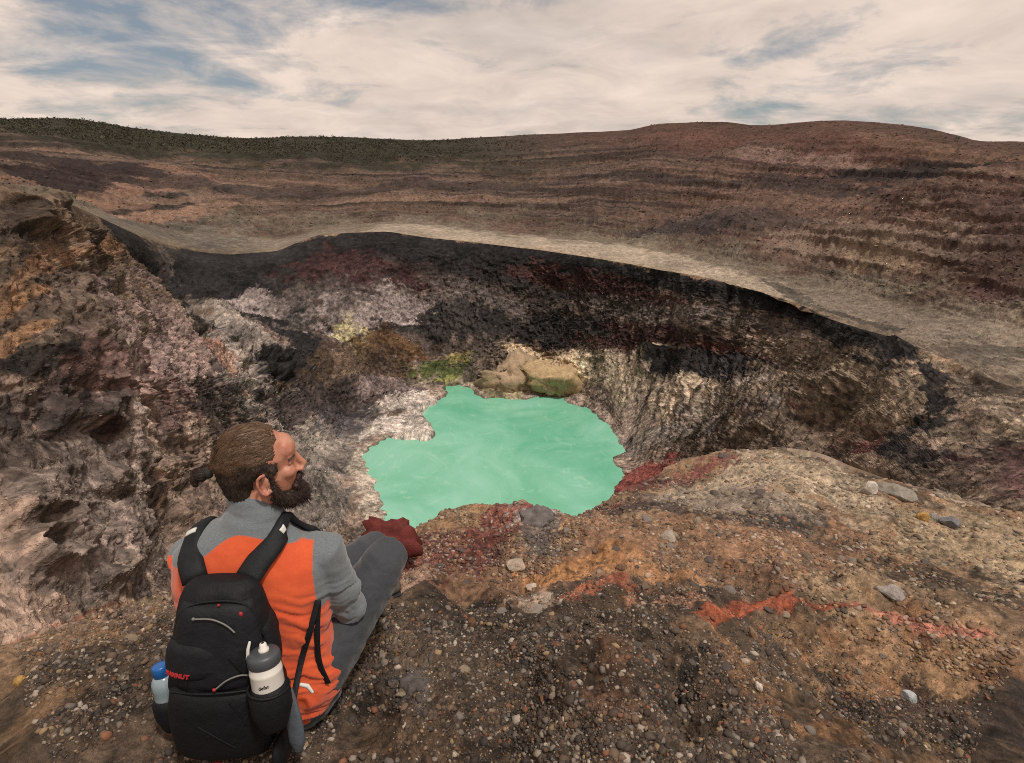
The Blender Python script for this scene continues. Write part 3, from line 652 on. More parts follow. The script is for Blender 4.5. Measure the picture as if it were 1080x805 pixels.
# --- lake
cen = shore.mean(0)
v = [(*(cen + (p - cen) * (1 + 9 / max(1, np.hypot(*(p - cen))))), -LEVEL) for p in shore]
lake = mesh_obj('water', v, [list(range(len(v)))[::-1]])
bmx = bmesh.new(); bmx.from_mesh(lake.data); bmesh.ops.triangulate(bmx, faces=bmx.faces); bmesh.ops.recalc_face_normals(bmx, faces=bmx.faces)
for f in bmx.faces:
    if f.normal.z < 0: f.normal_flip()
bmx.to_mesh(lake.data); bmx.free()
m, nt, b = new_mat('mineral_water')
co = N(nt, 'TexCoord').outputs['Object']
n1 = noise_node(nt, co, .022, 6, .62, 1.2); n2 = noise_node(nt, co, .09, 6, .7, 1.8)
cr = mix_rgb(nt, 'MIX', maprange(nt, n1.outputs['Fac'], .36, .66, 0, 1), tuple(srgb(100, 174, 142)), tuple(srgb(138, 196, 172)))
cr = mix_rgb(nt, 'MIX', maprange(nt, n2.outputs['Fac'], .56, .76, 0, .5), cr, tuple(srgb(176, 214, 190)))
nt.links.new(cr, b.inputs['Base Color']); b.inputs['Roughness'].default_value = .12; b.inputs['Specular IOR Level'].default_value = .5
rp = noise_node(nt, co, 1.3, 4, .6); bp = N(nt, 'Bump'); bp.inputs['Strength'].default_value = .25; bp.inputs['Distance'].default_value = .05
nt.links.new(rp.outputs['Fac'], bp.inputs['Height']); nt.links.new(bp.outputs[0], b.inputs['Normal'])
lake.data.materials.append(m); tag(lake, kind='structure')
# ---------------------------------------------------------------- gravel and stones
ico = bmesh.new(); bmesh.ops.create_icosphere(ico, subdivisions=1, radius=1)
ICO_V = np.array([v.co[:] for v in ico.verts], np.float32); ICO_F = np.array([[v.index for v in f.verts] for f in ico.faces], np.int32); ico.free()
ico = bmesh.new(); bmesh.ops.create_icosphere(ico, subdivisions=2, radius=1)
ICO2_V = np.array([v.co[:] for v in ico.verts], np.float32); ICO2_F = np.array([[v.index for v in f.verts] for f in ico.faces], np.int32); ico.free()
def rand_rot(n):
    q = rng.standard_normal((n, 4)); q /= np.linalg.norm(q, axis=1, keepdims=True)
    w, x, y, z = q.T
    return np.stack([np.stack([1-2*(y*y+z*z), 2*(x*y-z*w), 2*(x*z+y*w)], -1), np.stack([2*(x*y+z*w), 1-2*(x*x+z*z), 2*(y*z-x*w)], -1), np.stack([2*(x*z-y*w), 2*(y*z+x*w), 1-2*(x*x+y*y)], -1)], 1).astype(np.float32)
def on_terrain(a, k):
    """bearing and profile row -> point on the surface"""
    i = np.interp(a, az, np.arange(NC)); i0 = np.clip(i.astype(int), 0, NC - 2); f = (i - i0)
    k0 = np.clip(k.astype(int), 0, NR - 2); h = k - k0
    out = []
    for A in (X, Y, Z):
        out.append((A[k0, i0] * (1 - f) + A[k0, i0 + 1] * f) * (1 - h) + (A[k0 + 1, i0] * (1 - f) + A[k0 + 1, i0 + 1] * f) * h)
    return np.stack(out, -1).astype(np.float32), k0, i0
PAL = np.array([srgb(54, 50, 48), srgb(74, 66, 60), srgb(104, 86, 70), srgb(126, 118, 110), srgb(176, 164, 150), srgb(128, 84, 60), srgb(150, 128, 98)])
def pebbles(name, a, k, size, pal_p, flat=.75, sink=.48, mat=None, base=False):
    n = len(a); p, k0, i0 = on_terrain(a, k)
    V0 = np.repeat(ICO_V[None], n, 0)
    V0 = V0 * (1 + rng.uniform(-.32, .32, (n, len(ICO_V), 1))).astype(np.float32)
    V0 = V0 * rng.uniform(.5, 1.3, (n, 1, 3)).astype(np.float32)
    V0 = np.einsum('nij,nvj->nvi', rand_rot(n), V0)
    V0[..., 2] *= flat
    V0 *= size[:, None, None]
    p[:, 2] += size * flat * (1 - 2 * sink) * .6
    V0 += p[:, None, :]
    F = (ICO_F[None] + (np.arange(n) * len(ICO_V))[:, None, None]).reshape(-1, 3)
    o = mesh_obj(name, V0.reshape(-1, 3), F.astype(np.int32), mat)
    c = PAL[rng.choice(len(PAL), n, p=pal_p)] * rng.uniform(.65, 1.3, (n, 1))
    here = col[k0, i0]
    c = (c * (1 - .35) + here * .35 * 1.2) if not base else here * rng.uniform(.65, 1.5, (n, 1)) 
    cc = np.concatenate([np.clip(c, 0, .75), np.ones((n, 1))], 1)
    set_color(o, np.repeat(cc, len(ICO_V), 0))
    return tag(o, kind='stuff')
m_peb, nt_, b_ = new_mat('pebble_stone')
at_ = N(nt_, 'Attribute', attribute_name='geology'); co_ = N(nt_, 'TexCoord').outputs['Object']
nn_ = noise_node(nt_, co_, 220, 4, .6)
nt_.links.new(mix_rgb(nt_, 'MULTIPLY', 1.0, at_.outputs['Color'], maprange(nt_, nn_.outputs['Fac'], .3, .7, .75, 1.25)), b_.inputs['Base Color'])
b_.inputs['Roughness'].default_value = .8; b_.inputs['Specular IOR Level'].default_value = .3
def field(tex, sx, a, k, off=0):
    p, _, _ = on_terrain(a, k); return look(tex, p[:, 0] / sx + off, p[:, 1] / sx)
n = 170000
a = rng.uniform(-47, 47, n); k = rng.uniform(S['G1'] - 18, S['E'] - 2, n)
p_, _, _ = on_terrain(a, k); rr_ = np.hypot(p_[:, 0], p_[:, 1])
dens = .75 + .3 * field(N2, 5.0, a, k) + .3 * field(NG, 9.0, a, k, .3)
dens *= 1 - .85 * sstep(2.1, 2.9, rr_)
bald = np.zeros(n)
for (bx, by, br) in ((.24, 1.40, .17), (-.28, 1.42, .2), (-.36, 1.28, .22), (.52, 1.28, .09)):
    bald = np.maximum(bald, 1 - sstep(br * .6, br * 1.1, np.hypot(p_[:, 0] - bx, p_[:, 1] - by)))
dens *= 1 - .8 * bald
rd_ = seg_dist(p_[:, 0].astype(float), p_[:, 1].astype(float), RIDGE)
dens *= 1 - .85 * (1 - sstep(.05, .11, rd_))
keep = rng.uniform(0, 1, n) < dens
a, k, rr_ = a[keep], k[keep], rr_[keep]
size = np.clip(rng.lognormal(math.log(.0033), .6, len(a)), .0018, .016)
size = np.maximum(size, .0012 * rr_)
pebbles('gravel', a, k, size, [.27, .24, .22, .12, .06, .05, .04], mat=m_peb)
# flakes and chips on the farther slope of the ledge
n = 24000
a = rng.uniform(-18, 47, n); k = rng.uniform(S['G3'] + 10, S['E'], n)
keep = rng.uniform(0, 1, n) < .35 + .4 * field(NG, 20.0, a, k, .6) + .25 * sstep(15, 35, a)
a, k = a[keep], k[keep]
p_, _, _ = on_terrain(a, k); size = np.clip(rng.lognormal(math.log(.011), .55, len(a)), .005, .0042 * np.hypot(p_[:, 0], p_[:, 1]) ** 1.2)
pebbles('rock_chips', a, k, size, [.16, .20, .22, .14, .08, .06, .14], flat=.5, mat=m_peb)
# scree on the crater slopes
m_scree, nt_, b_ = new_mat('scree_stone')
at_ = N(nt_, 'Attribute', attribute_name='geology')
nt_.links.new(at_.outputs['Color'], b_.inputs['Base Color']); b_.inputs['Roughness'].default_value = .9
n = 60000
a = rng.uniform(-46, 46, n); k = rng.uniform(S['D'] + 6, S['R'] - 14, n)
p_, k0_, i0_ = on_terrain(a, k)
lf_ = 1 - sstep(-22, -8, a)
dens = (.16 + .34 * lf_) * (1 + .7 * look(NG, a / 110, k / 1500)) * np.where(k > S['W1'] + 60, .45, 1)
sdv = np.zeros((NR, NC), np.float32) + 99; sdv[sel] = sd
keep = (rng.uniform(0, 1, n) < dens) & (sdv[k0_, i0_] > 1.5)
a, k, p_ = a[keep], k[keep], p_[keep]
rr_ = np.linalg.norm(p_, axis=1)
size = np.clip(rng.lognormal(math.log(.19), .5, len(a)), .08, .9) * np.clip(rr_ / 170, .45, 1.5)
pebbles('scree', a, k, size, [1, 0, 0, 0, 0, 0, 0], flat=.6, mat=m_scree, base=True)
# chips of rock on the outer terraces
n = 9000
a = rng.uniform(-45, 45, n); k = rng.uniform(S['P'] + 20, S['T'] - 20, n)
size = rng.lognormal(math.log(.45), .4, n)
pebbles('terrace_rubble', a, k, size, [1, 0, 0, 0, 0, 0, 0], flat=.7, mat=m_scree, base=True)
# ---- single stones
ico = bmesh.new(); bmesh.ops.create_icosphere(ico, subdivisions=4, radius=1)
ICO4_V = np.array([v.co[:] for v in ico.verts]); ICO4_F = [tuple(v.index for v in f.verts) for f in ico.faces]; ico.free()
ico = bmesh.new(); bmesh.ops.create_icosphere(ico, subdivisions=3, radius=1)
ICO3_V = np.array([v.co[:] for v in ico.verts]); ICO3_F = [tuple(v.index for v in f.verts) for f in ico.faces]; ico.free()
def rock_shape(seed, planes=16, big=True, rough=.05):
    g_ = np.random.default_rng(seed); v = (ICO4_V if big else ICO3_V).copy()
    for _ in range(planes):
        n_ = g_.standard_normal(3); n_ /= np.linalg.norm(n_); h = g_.uniform(.55, .92)
        over = np.maximum(v @ n_ - h, 0); v -= over[:, None] * n_ * .93
    o1 = g_.uniform(0, 1)
    r = look(N2, v[:, 0] * .16 + o1 + v[:, 2] * .07, v[:, 1] * .16 + v[:, 2] * .11) * rough + (np.tanh(np.abs(look(NF, v[:, 0] * .12 + o1, v[:, 1] * .12 + v[:, 2] * .10))) - .5) * rough * .8
    return v * (1 + r[:, None])
def stone_mat(name, rgb, k=1.0):
    m, nt, b = new_mat(name); co = N(nt, 'TexCoord').outputs['Object']
    n1 = noise_node(nt, co, 22 * k, 6, .65, .6); n2 = noise_node(nt, co, 150 * k, 5, .7)
    cr = mix_rgb(nt, 'MIX', maprange(nt, n1.outputs['Fac'], .35, .68, 0, 1), tuple(np.array(rgb) * .62), tuple(np.array(rgb) * 1.12))
    cr = mix_rgb(nt, 'MULTIPLY', 1.0, cr, maprange(nt, n2.outputs['Fac'], .3, .7, .7, 1.3))
    nt.links.new(cr, b.inputs['Base Color']); b.inputs['Roughness'].default_value = .88; b.inputs['Specular IOR Level'].default_value = .25
    bp = N(nt, 'Bump'); bp.inputs['Strength'].default_value = .7; bp.inputs['Distance'].default_value = .006 / k; nt.links.new(n2.outputs['Fac'], bp.inputs['Height']); nt.links.new(bp.outputs[0], b.inputs['Normal'])
    return m
for q, (nm, a_, k_, rw, rh, rgb, lab, cat, sk) in enumerate(STONES):
    p, _, _ = on_terrain(np.array([float(a_)]), np.array([float(k_)]))
    big = rw > .06
    far = nm == 'rock_outcrop'
    v = rock_shape(40 + q, 16 if far else 18, big, (.17 if far else .13 if nm == 'boulder' else .06) if big else .035)
    if far: v *= (1 + .04 * np.tanh(look(NG, np.arctan2(v[:, 1], v[:, 0]) * .159 + .1 * q, v[:, 2] * .03)) * (1 - np.abs(v[:, 2]).clip(0, 1)))[:, None]
    r_ = math.radians(a_); dep = rw * (.7 if far else .8 if nm != 'flat_stone' else .7)
    hgt = rh * (1.25 if nm != 'flat_stone' else .8)
    v = v * np.array([rw, dep, hgt])
    c_, s_ = math.cos(-r_), math.sin(-r_)
    v = np.stack([v[:, 0] * c_ - v[:, 1] * s_, v[:, 0] * s_ + v[:, 1] * c_, v[:, 2]], 1)
    v[:, 2] += hgt * (1 - 2 * sk)
    o = mesh_obj(nm, v, ICO4_F if big else ICO3_F, stone_mat(nm + '_rock', srgb(*rgb) * TINT * .9, .02 if far else 1.0), None, big)
    o.location = [float(x) for x in p[0]]
    tag(o, lab, cat)
# many small loose stones that look alike
protos = []
for q in range(5):
    me = mesh_obj('loose_stone', rock_shape(90 + q, 14, False, .03), ICO3_F, stone_mat('weathered_rock', [srgb(112, 98, 84), srgb(92, 84, 78), srgb(146, 132, 114), srgb(104, 78, 62), srgb(128, 120, 112)][q] * TINT)).data
    ob = bpy.data.objects[-1] if False else None
    protos.append(me)
for o in [o for o in COL.objects if o.name.startswith('loose_stone')]: bpy.data.objects.remove(o)
n = 210
a = rng.uniform(-39, 41, n); k = rng.uniform(S['G1'] + 40, S['E'] - 8, n)
a[120:] = rng.uniform(8, 43, 90); k[120:] = S['E'] - 4 - 150 * rng.uniform(0, 1, 90) ** 1.5
a = np.where((a < -6) & (k > S['G1'] + 20) & (a > -36), a + rng.uniform(14, 40, n), a)
p, _, _ = on_terrain(a, k)
for q in range(n):
    rr_ = float(np.hypot(p[q, 0], p[q, 1])); s_ = float(np.clip(rng.lognormal(math.log(.009), .35), .006, .016) * (.55 + .45 * rr_))
    o = bpy.data.objects.new('loose_stone', protos[int(rng.integers(5))]); COL.objects.link(o)
    o.location = [float(x) for x in p[q]]; o.rotation_euler = (rng.uniform(-.4, .4), rng.uniform(-.4, .4), rng.uniform(0, 6.28))
    o.scale = (s_ * rng.uniform(.9, 1.5), s_ * rng.uniform(.8, 1.2), s_ * rng.uniform(.5, .9))
    tag(o, 'small weathered stone, one of many alike scattered over the gravel ledge', 'stone', 'loose stones scattered over the ledge')
# ---------------------------------------------------------------- scrub along the far crest
n = 21600
a = np.concatenate([rng.uniform(-46, 2, 20000), rng.uniform(2, 44, 1600)]); k = S['O2'] + 14 + (S['T'] + 3 - S['O2'] - 14) * rng.uniform(0, 1, n) ** .75
keep = rng.uniform(0, 1, n) < np.where(a < 2, .97 * (1 - .8 * sstep(-16, 1, a)), .5) * np.clip(.8 + .35 * look(NG, a / 110, k / 900), .1, 1.2) * 1
a, k = a[keep], k[keep]; n = len(a)
p, _, _ = on_terrain(a, k)
sz = np.clip(rng.lognormal(math.log(.95), .35, n), .5, 2.2) * np.where(a < 2, 1, .62)
M_ = 13
cen_ = rng.standard_normal((n, M_, 3)); cen_ /= np.linalg.norm(cen_, axis=2, keepdims=True); cen_ *= rng.uniform(.4, 1.0, (n, M_, 1)); cen_[..., 2] = np.abs(cen_[..., 2]) * .8
tri = rng.standard_normal((n, M_, 3, 3)) * .30
vv = (p[:, None, None, :] + (cen_[:, :, None, :] + tri) * sz[:, None, None, None]).reshape(-1, 3)
sb = mesh_obj('scrub', vv, np.arange(len(vv), dtype=np.int32).reshape(-1, 3), simple_mat('scrub_leaves', srgb(66, 63, 46), .8, .3, .05, 0))
tag(sb, kind='stuff')
# ---------------------------------------------------------------- shaping helpers
def V3(*a): return np.array(a, float)
def unit(v): v = np.asarray(v, float); return v / (np.linalg.norm(v) + 1e-12)
class Soup:
    """closed shapes gathered before they are fused into one surface"""
    def __init__(s): s.v = []; s.f = []; s.n = 0
    def add(s, v, f):
        s.v.append(np.asarray(v, float)); s.f += [tuple(i + s.n for i in q) for q in f]; s.n += len(v)
    def tube(s, nodes, side=None, seg=22, p=2.0):
        """nodes (pos, a, b): half width a along side, half depth b across; rounded ends"""
        P = [np.asarray(n[0], float) for n in nodes]
        A = [n[1] for n in nodes]; B = [n[2] if len(n) > 2 else n[1] for n in nodes]
        t0 = unit(P[1] - P[0]); t1 = unit(P[-1] - P[-2])
        for sgn, e, t in ((-1, 0, t0), (1, -1, t1)):
            m = min(A[e], B[e]); c, a, b = P[e], A[e], B[e]
            for h, q in ((.5, .86), (.85, .52), (.98, .12)):
                item = (c + sgn * t * m * h * .7, a * q, b * q)
                if sgn < 0: P.insert(0, item[0]); A.insert(0, item[1]); B.insert(0, item[2])
                else: P.append(item[0]); A.append(item[1]); B.append(item[2])
        n = len(P); rings = []
        ref = np.asarray(side, float) if side is not None else (V3(1, 0, 0) if abs(t0[0]) < .8 else V3(0, 0, 1))
        for i in range(n):
            t = unit(P[min(n - 1, i + 1)] - P[max(0, i - 1)])
            u = unit(ref - t * (ref @ t)); w = np.cross(t, u)
            if side is None: ref = u
            th = np.linspace(0, 2 * math.pi, seg, endpoint=False)
            cu = np.sign(np.cos(th)) * np.abs(np.cos(th)) ** (2 / p); sw = np.sign(np.sin(th)) * np.abs(np.sin(th)) ** (2 / p)
            rings.append(P[i] + np.outer(cu * A[i], u) + np.outer(sw * B[i], w))
        v = np.concatenate(rings); f = []
        for i in range(n - 1):
            for j in range(seg):
                k = (j + 1) % seg
                f.append((i * seg + j, i * seg + k, (i + 1) * seg + k, (i + 1) * seg + j))
        f.append(tuple(range(seg))[::-1]); f.append(tuple((n - 1) * seg + j for j in range(seg)))
        s.add(v, f); return s
    def blob(s, c, r, frame=None):
        v = ICO2_V * np.asarray(r, float)
        if frame is not None: v = v @ np.asarray(frame, float)
        s.add(v + np.asarray(c, float), [tuple(f) for f in ICO2_F]); return s
    def raw(s, name, mat, parent=None, smooth=True):
        return mesh_obj(name, np.concatenate(s.v), s.f, mat, parent, smooth)
    def fuse(s, name, mat, parent=None, voxel=.006, smooth=6, factor=.5):
        o = s.raw(name, mat, None)
        md = o.modifiers.new('r', 'REMESH'); md.mode = 'VOXEL'; md.voxel_size = voxel; md.use_smooth_shade = True
        if smooth:
            md = o.modifiers.new('s', 'SMOOTH'); md.iterations = smooth; md.factor = factor
        dg = bpy.context.evaluated_depsgraph_get()
        me = bpy.data.meshes.new_from_object(o.evaluated_get(dg), depsgraph=dg)
        old = o.data; o.modifiers.clear(); o.data = me; bpy.data.meshes.remove(old); me.name = name
        if not me.materials: me.materials.append(mat)
        me.polygons.foreach_set('use_smooth', np.ones(len(me.polygons), dtype=bool))
        if parent is not None: o.parent = parent
        return o
def get_co(o):
    a = np.empty(len(o.data.vertices) * 3, np.float32); o.data.vertices.foreach_get('co', a); return a.reshape(-1, 3)
def get_no(o):
    a = np.empty(len(o.data.vertices) * 3, np.float32); o.data.vertices.foreach_get('normal', a); return a.reshape(-1, 3)
def put_co(o, c):
    o.data.vertices.foreach_set('co', np.asarray(c, np.float32).ravel()); o.data.update()
def curve(pts, n=24):
    """smooth line through points"""
    pts = np.asarray(pts, float); m = len(pts)
    t = np.concatenate([[0], np.cumsum(np.linalg.norm(np.diff(pts, axis=0), axis=1))])
    tt = np.linspace(0, t[-1], n); out = np.zeros((n, 3))
    g = np.gradient(pts, t, axis=0)
    i = np.clip(np.searchsorted(t, tt) - 1, 0, m - 2); h = t[i + 1] - t[i]; u = (tt - t[i]) / h
    u, h = u[:, None], h[:, None]
    return (2*u**3-3*u**2+1)*pts[i] + (u**3-2*u**2+u)*h*g[i] + (-2*u**3+3*u**2)*pts[i+1] + (u**3-u**2)*h*g[i+1]

# ---------------------------------------------------------------- the seated hiker
SIDE = unit(V3(.99, .12, 0)); FRONT = unit(V3(-.12, .99, 0))
hiker = bpy.data.objects.new('person', None); COL.objects.link(hiker)
hiker.location = (-.69, 1.35, -1.53)
tag(hiker, 'bearded man in orange and grey jacket sitting on the gravel ledge, looking right', 'person')
def kid(o, p=hiker):
    o.parent = p
    o.matrix_parent_inverse = Matrix.Translation(p.location).inverted() if p.parent is None and p.type == 'EMPTY' else Matrix()
    return o
# joints (metres)
TORSO = [(V3(-.685, 1.345, -1.525), .165, .12), (V3(-.685, 1.34, -1.46), .185, .135), (V3(-.70, 1.345, -1.34), .172, .118), (V3(-.712, 1.36, -1.22), .185, .12),
         (V3(-.715, 1.375, -1.12), .198, .122), (V3(-.708, 1.385, -1.05), .195, .108), (V3(-.70, 1.39, -1.0), .145, .088), (V3(-.692, 1.395, -.96), .080, .068)]
C7 = V3(-.684, 1.40, -.945)
SH_R, EL_R, WR_R = V3(-.522, 1.415, -1.065), V3(-.478, 1.43, -1.285), V3(-.572, 1.62, -1.285)
SH_L, EL_L, WR_L = V3(-.885, 1.39, -1.06), V3(-.86, 1.53, -1.29), V3(-.665, 1.67, -1.27)
HIP_R, KN_R, AN_R = V3(-.585, 1.36, -1.445), V3(-.402, 1.625, -1.243), V3(-.55, 1.82, -1.56)
HIP_L, KN_L, AN_L = V3(-.79, 1.37, -1.445), V3(-.49, 1.79, -1.335), V3(-.62, 1.88, -1.58)
HC = V3(-.672, 1.435, -.803)                                  # middle of the head
HF = unit(V3(.90, .43, .02)); HU = unit(V3(.02, .03, 1)); HU = unit(HU - HF * (HU @ HF)); HS = np.cross(HF, HU)     # forward, up, his right
def hp(f, u, s): return HC + HF * f + HU * u + HS * s
HFR = np.stack([HF, HU, HS])

def limb(S_, pts, rad): S_.tube([(p, r) for p, r in zip(pts, rad)], seg=18)
def hand(S_, wrist, fwd, back, thumb_side):
    """palm, four bent fingers and a thumb leaving the side of the palm; curled over what it holds"""
    f = unit(fwd); n = unit(back - f * (np.asarray(back) @ f)); s = np.cross(f, n) * thumb_side
    S_.tube([(wrist, .026, .020), (wrist + f * .03, .034, .016), (wrist + f * .075, .040, .014)], side=s, seg=16)
    for i, (off, ln) in enumerate(((.030, .072), (.010, .080), (-.010, .074), (-.029, .058))):
        b = wrist + f * .078 + s * off
        p1 = b + (f * .9 - n * .35) * ln * .42; p2 = p1 + (f * .45 - n * .9) * ln * .32; p3 = p2 + (-f * .1 - n * 1.0) * ln * .26
        S_.tube([(b - f * .02, .0095), (p1, .0088), (p2, .0082), (p3, .0070)], seg=10)
    b = wrist + f * .022 + s * .030
    p1 = b + (f * .6 + s * .7 - n * .2) * .036; p2 = p1 + (f * .9 + s * .1 - n * .4) * .030; p3 = p2 + (f * .8 - s * .25 - n * .5) * .022
    S_.tube([(b - s * .015, .015), (p1, .0115), (p2, .0098), (p3, .0078)], seg=10)

def face_soup(S_):
    S_.blob(hp(-.012, .028, 0), (.095, .088, .074), HFR)       # skull
    S_.blob(hp(.028, -.030, 0), (.062, .082, .056), HFR)       # face
    S_.blob(hp(.062, .040, 0), (.034, .040, .050), HFR)        # forehead
    S_.blob(hp(.072, .020, 0), (.020, .010, .048), HFR)        # brow
    for s in (-1, 1):
        S_.blob(hp(.060, -.018, s * .036), (.026, .020, .020), HFR)   # cheekbone
        S_.tube([(hp(.0, -.03, s * .058), .018), (hp(.012, -.075, s * .052), .017), (hp(.05, -.098, s * .030), .018), (hp(.078, -.104, s * .008), .018)], seg=10)
        S_.blob(hp(.098, -.030, s * .013), (.010, .008, .007), HFR)   # nostril wing
    for s in (-1, 1):                                          # eyelids
        S_.tube([(hp(.074, .008, s * .016), .0045), (hp(.0775, .0095, s * .030), .0050), (hp(.069, .008, s * .045), .0045)], seg=8)
        S_.tube([(hp(.074, -.004, s * .016), .0045), (hp(.0755, -.005, s * .030), .0045), (hp(.067, -.004, s * .045), .0045)], seg=8)
    S_.tube([(hp(.086, .018, 0), .0095), (hp(.097, -.002, 0), .0095), (hp(.108, -.020, 0), .0112), (hp(.099, -.031, 0), .010)], seg=12)   # nose
    S_.blob(hp(.084, -.056, 0), (.013, .007, .022), HFR); S_.blob(hp(.082, -.068, 0), (.013, .007, .020), HFR)     # lips
    S_.blob(hp(.076, -.095, 0), (.022, .020, .024), HFR)       # chin
    for s in (-1, 1):                                          # ears: a rim, a lobe and a hollow between
        th = np.linspace(.35 * math.pi, 1.75 * math.pi, 9)
        rim = [(hp(.000 - .017 * math.sin(t) * .2 + .016 * math.cos(t) , -.020 + .029 * math.sin(t) * 1.0, s * (.078 + .006 * (math.cos(t) < 0))), .0050) for t in th]
        S_.tube(rim, seg=8)
        S_.blob(hp(.006, -.046, s * .074), (.008, .009, .006), HFR)
        S_.blob(hp(.004, -.020, s * .072), (.012, .022, .004), HFR)

# body: one continuous surface from head to feet
Sb = Soup()
Sb.tube([(p, a - .016, b - .016) for p, a, b in TORSO], side=SIDE, seg=28)
Sb.tube([(C7 + V3(0, 0, -.03), .062, .060), (C7 * .6 + hp(-.035, -.06, 0) * .4 + V3(.0, 0, .0), .060, .058), (hp(-.022, -.055, 0), .058, .056)], seg=18)
face_soup(Sb)
for sh, el, wr in ((SH_R, EL_R, WR_R), (SH_L, EL_L, WR_L)):
    limb(Sb, [sh, (sh + el) / 2, el, (el * .6 + wr * .4), wr], [.048, .042, .036, .036, .025])
hand(Sb, WR_R, V3(-.6, .7, -.2), V3(0, .1, 1), 1)
hand(Sb, WR_L, V3(.25, .8, -.35), V3(0, .1, 1), -1)
for hi_, kn, an, toe in ((HIP_R, KN_R, AN_R, V3(-.14, .10, -.04)), (HIP_L, KN_L, AN_L, V3(.14, .10, -.03))):
    limb(Sb, [hi_, (hi_ * .6 + kn * .4), kn, (kn * .65 + an * .35), an], [.076, .060, .040, .040, .028])
    limb(Sb, [an, an + toe * .5 + V3(0, 0, -.02), an + toe], [.030, .028, .020])
m_skin, nt, b = new_mat('skin')
co = N(nt, 'TexCoord').outputs['Object']
n1 = noise_node(nt, co, 30, 5); n2 = noise_node(nt, co, 240, 4)
cr = mix_rgb(nt, 'MIX', maprange(nt, n1.outputs['Fac'], .3, .7, 0, 1), tuple(srgb(184, 134, 110)), tuple(srgb(172, 108, 88)))
cr = mix_rgb(nt, 'MULTIPLY', 1.0, cr, maprange(nt, n2.outputs['Fac'], .3, .7, .9, 1.1))
nt.links.new(cr, b.inputs['Base Color']); b.inputs['Roughness'].default_value = .5; b.inputs['Subsurface Weight'].default_value = .08; b.inputs['Subsurface Radius'].default_value = (.01, .004, .002)
bp = N(nt, 'Bump'); bp.inputs['Strength'].default_value = .25; bp.inputs['Distance'].default_value = .002; nt.links.new(n2.outputs['Fac'], bp.inputs['Height']); nt.links.new(bp.outputs[0], b.inputs['Normal'])
kid(Sb.fuse('body', m_skin, None, .0042, 4, .45))

# eyes with lids, both sides of the face
m_eye = simple_mat('eye_white', srgb(220, 214, 205), .25, .05, 60, 0)
m_iris = simple_mat('iris', srgb(70, 62, 50), .2, .3, 400, 0)
for s in (-1, 1):
    e = kid(Soup().blob(hp(.0690, .003, s * .031), (.0085, .0044, .0095), HFR).raw('eyeball', m_eye))
    kid(Soup().blob(hp(.0752, .003, s * .0325), (.0028, .0036, .0046), HFR).raw('iris', m_iris), hiker)
    bb = Soup().tube([(hp(.082, .020, s * .014), .004), (hp(.084, .024, s * .030), .0045), (hp(.070, .020, s * .048), .003)], seg=8)
    kid(bb.raw('eyebrow', simple_mat('brow_hair', srgb(66, 50, 40), .8, .4, 300, .5, 500)))

# jacket
Sj = Soup()
Sj.tube([(p, a + .012, b + .012) for p, a, b in TORSO[1:]], side=SIDE, seg=32)
hem = TORSO[0][0] + V3(0, .0, .055)
Sj.tube([(hem, .19, .142), (TORSO[1][0], .198, .148), (TORSO[2][0], .186, .132)], side=SIDE, seg=32)
for sh, el, wr in ((SH_R, EL_R, WR_R), (SH_L, EL_L, WR_L)):
    inn = sh * .62 + V3(-.70, 1.39, -1.06) * .38
    limb(Sj, [inn, sh, (sh * .5 + el * .5), el, (el * .6 + wr * .4), wr * .94 + el * .06], [.066, .062, .054, .050, .045, .034])
Sj.tube([(C7 + V3(0, 0, -.035), .078, .074), (C7 + V3(.0, .004, .012), .067, .066), (hp(-.036, -.084, 0), .062, .060)], side=SIDE, seg=26)
m_jacket, nt, b = new_mat('fleece')
at = N(nt, 'Attribute', attribute_name='panel'); sp = N(nt, 'SeparateColor'); nt.links.new(at.outputs['Color'], sp.inputs[0])
co = N(nt, 'TexCoord').outputs['Object']
mp = N(nt, 'Mapping'); mp.inputs['Scale'].default_value = (1, 1, 6); nt.links.new(co, mp.inputs[0])
nh = noise_node(nt, mp.outputs[0], 160, 4, .7); nf = noise_node(nt, co, 900, 2); nl = noise_node(nt, co, 14, 4)
grey = mix_rgb(nt, 'MIX', maprange(nt, nh.outputs['Fac'], .3, .7, 0, 1), tuple(srgb(84, 92, 98)), tuple(srgb(118, 125, 128)))
orange = mix_rgb(nt, 'MIX', maprange(nt, nl.outputs['Fac'], .3, .7, 0, 1), tuple(srgb(198, 76, 36)), tuple(srgb(210, 88, 42)))
orange = mix_rgb(nt, 'MULTIPLY', 1.0, orange, maprange(nt, nh.outputs['Fac'], .3, .7, .86, 1.12))
cr = mix_rgb(nt, 'MIX', maprange(nt, sp.outputs[0], .49, .51, 0, 1), grey, orange)
seam = maprange(nt, N(nt, 'Math', operation='ABSOLUTE').outputs[0], 0, 1, 0, 1)
nt.links.new(cr, b.inputs['Base Color']); b.inputs['Roughness'].default_value = .85; b.inputs['Sheen Weight'].default_value = .25
bp = N(nt, 'Bump'); bp.inputs['Strength'].default_value = .35; bp.inputs['Distance'].default_value = .0015; nt.links.new(nf.outputs['Fac'], bp.inputs['Height']); nt.links.new(bp.outputs[0], b.inputs['Normal'])
jk = Sj.fuse('jacket', m_jacket, None, .0045, 10, .5)
c = get_co(jk); no = get_no(jk)
def arm_dist(c, a, b_):
    e = b_ - a; t = np.clip(((c - a) @ e) / (e @ e), 0, 1); return np.linalg.norm(c - a - t[:, None] * e, axis=1)
xs = (c - V3(-.71, 1.37, 0)) @ SIDE; zs = c[:, 2]
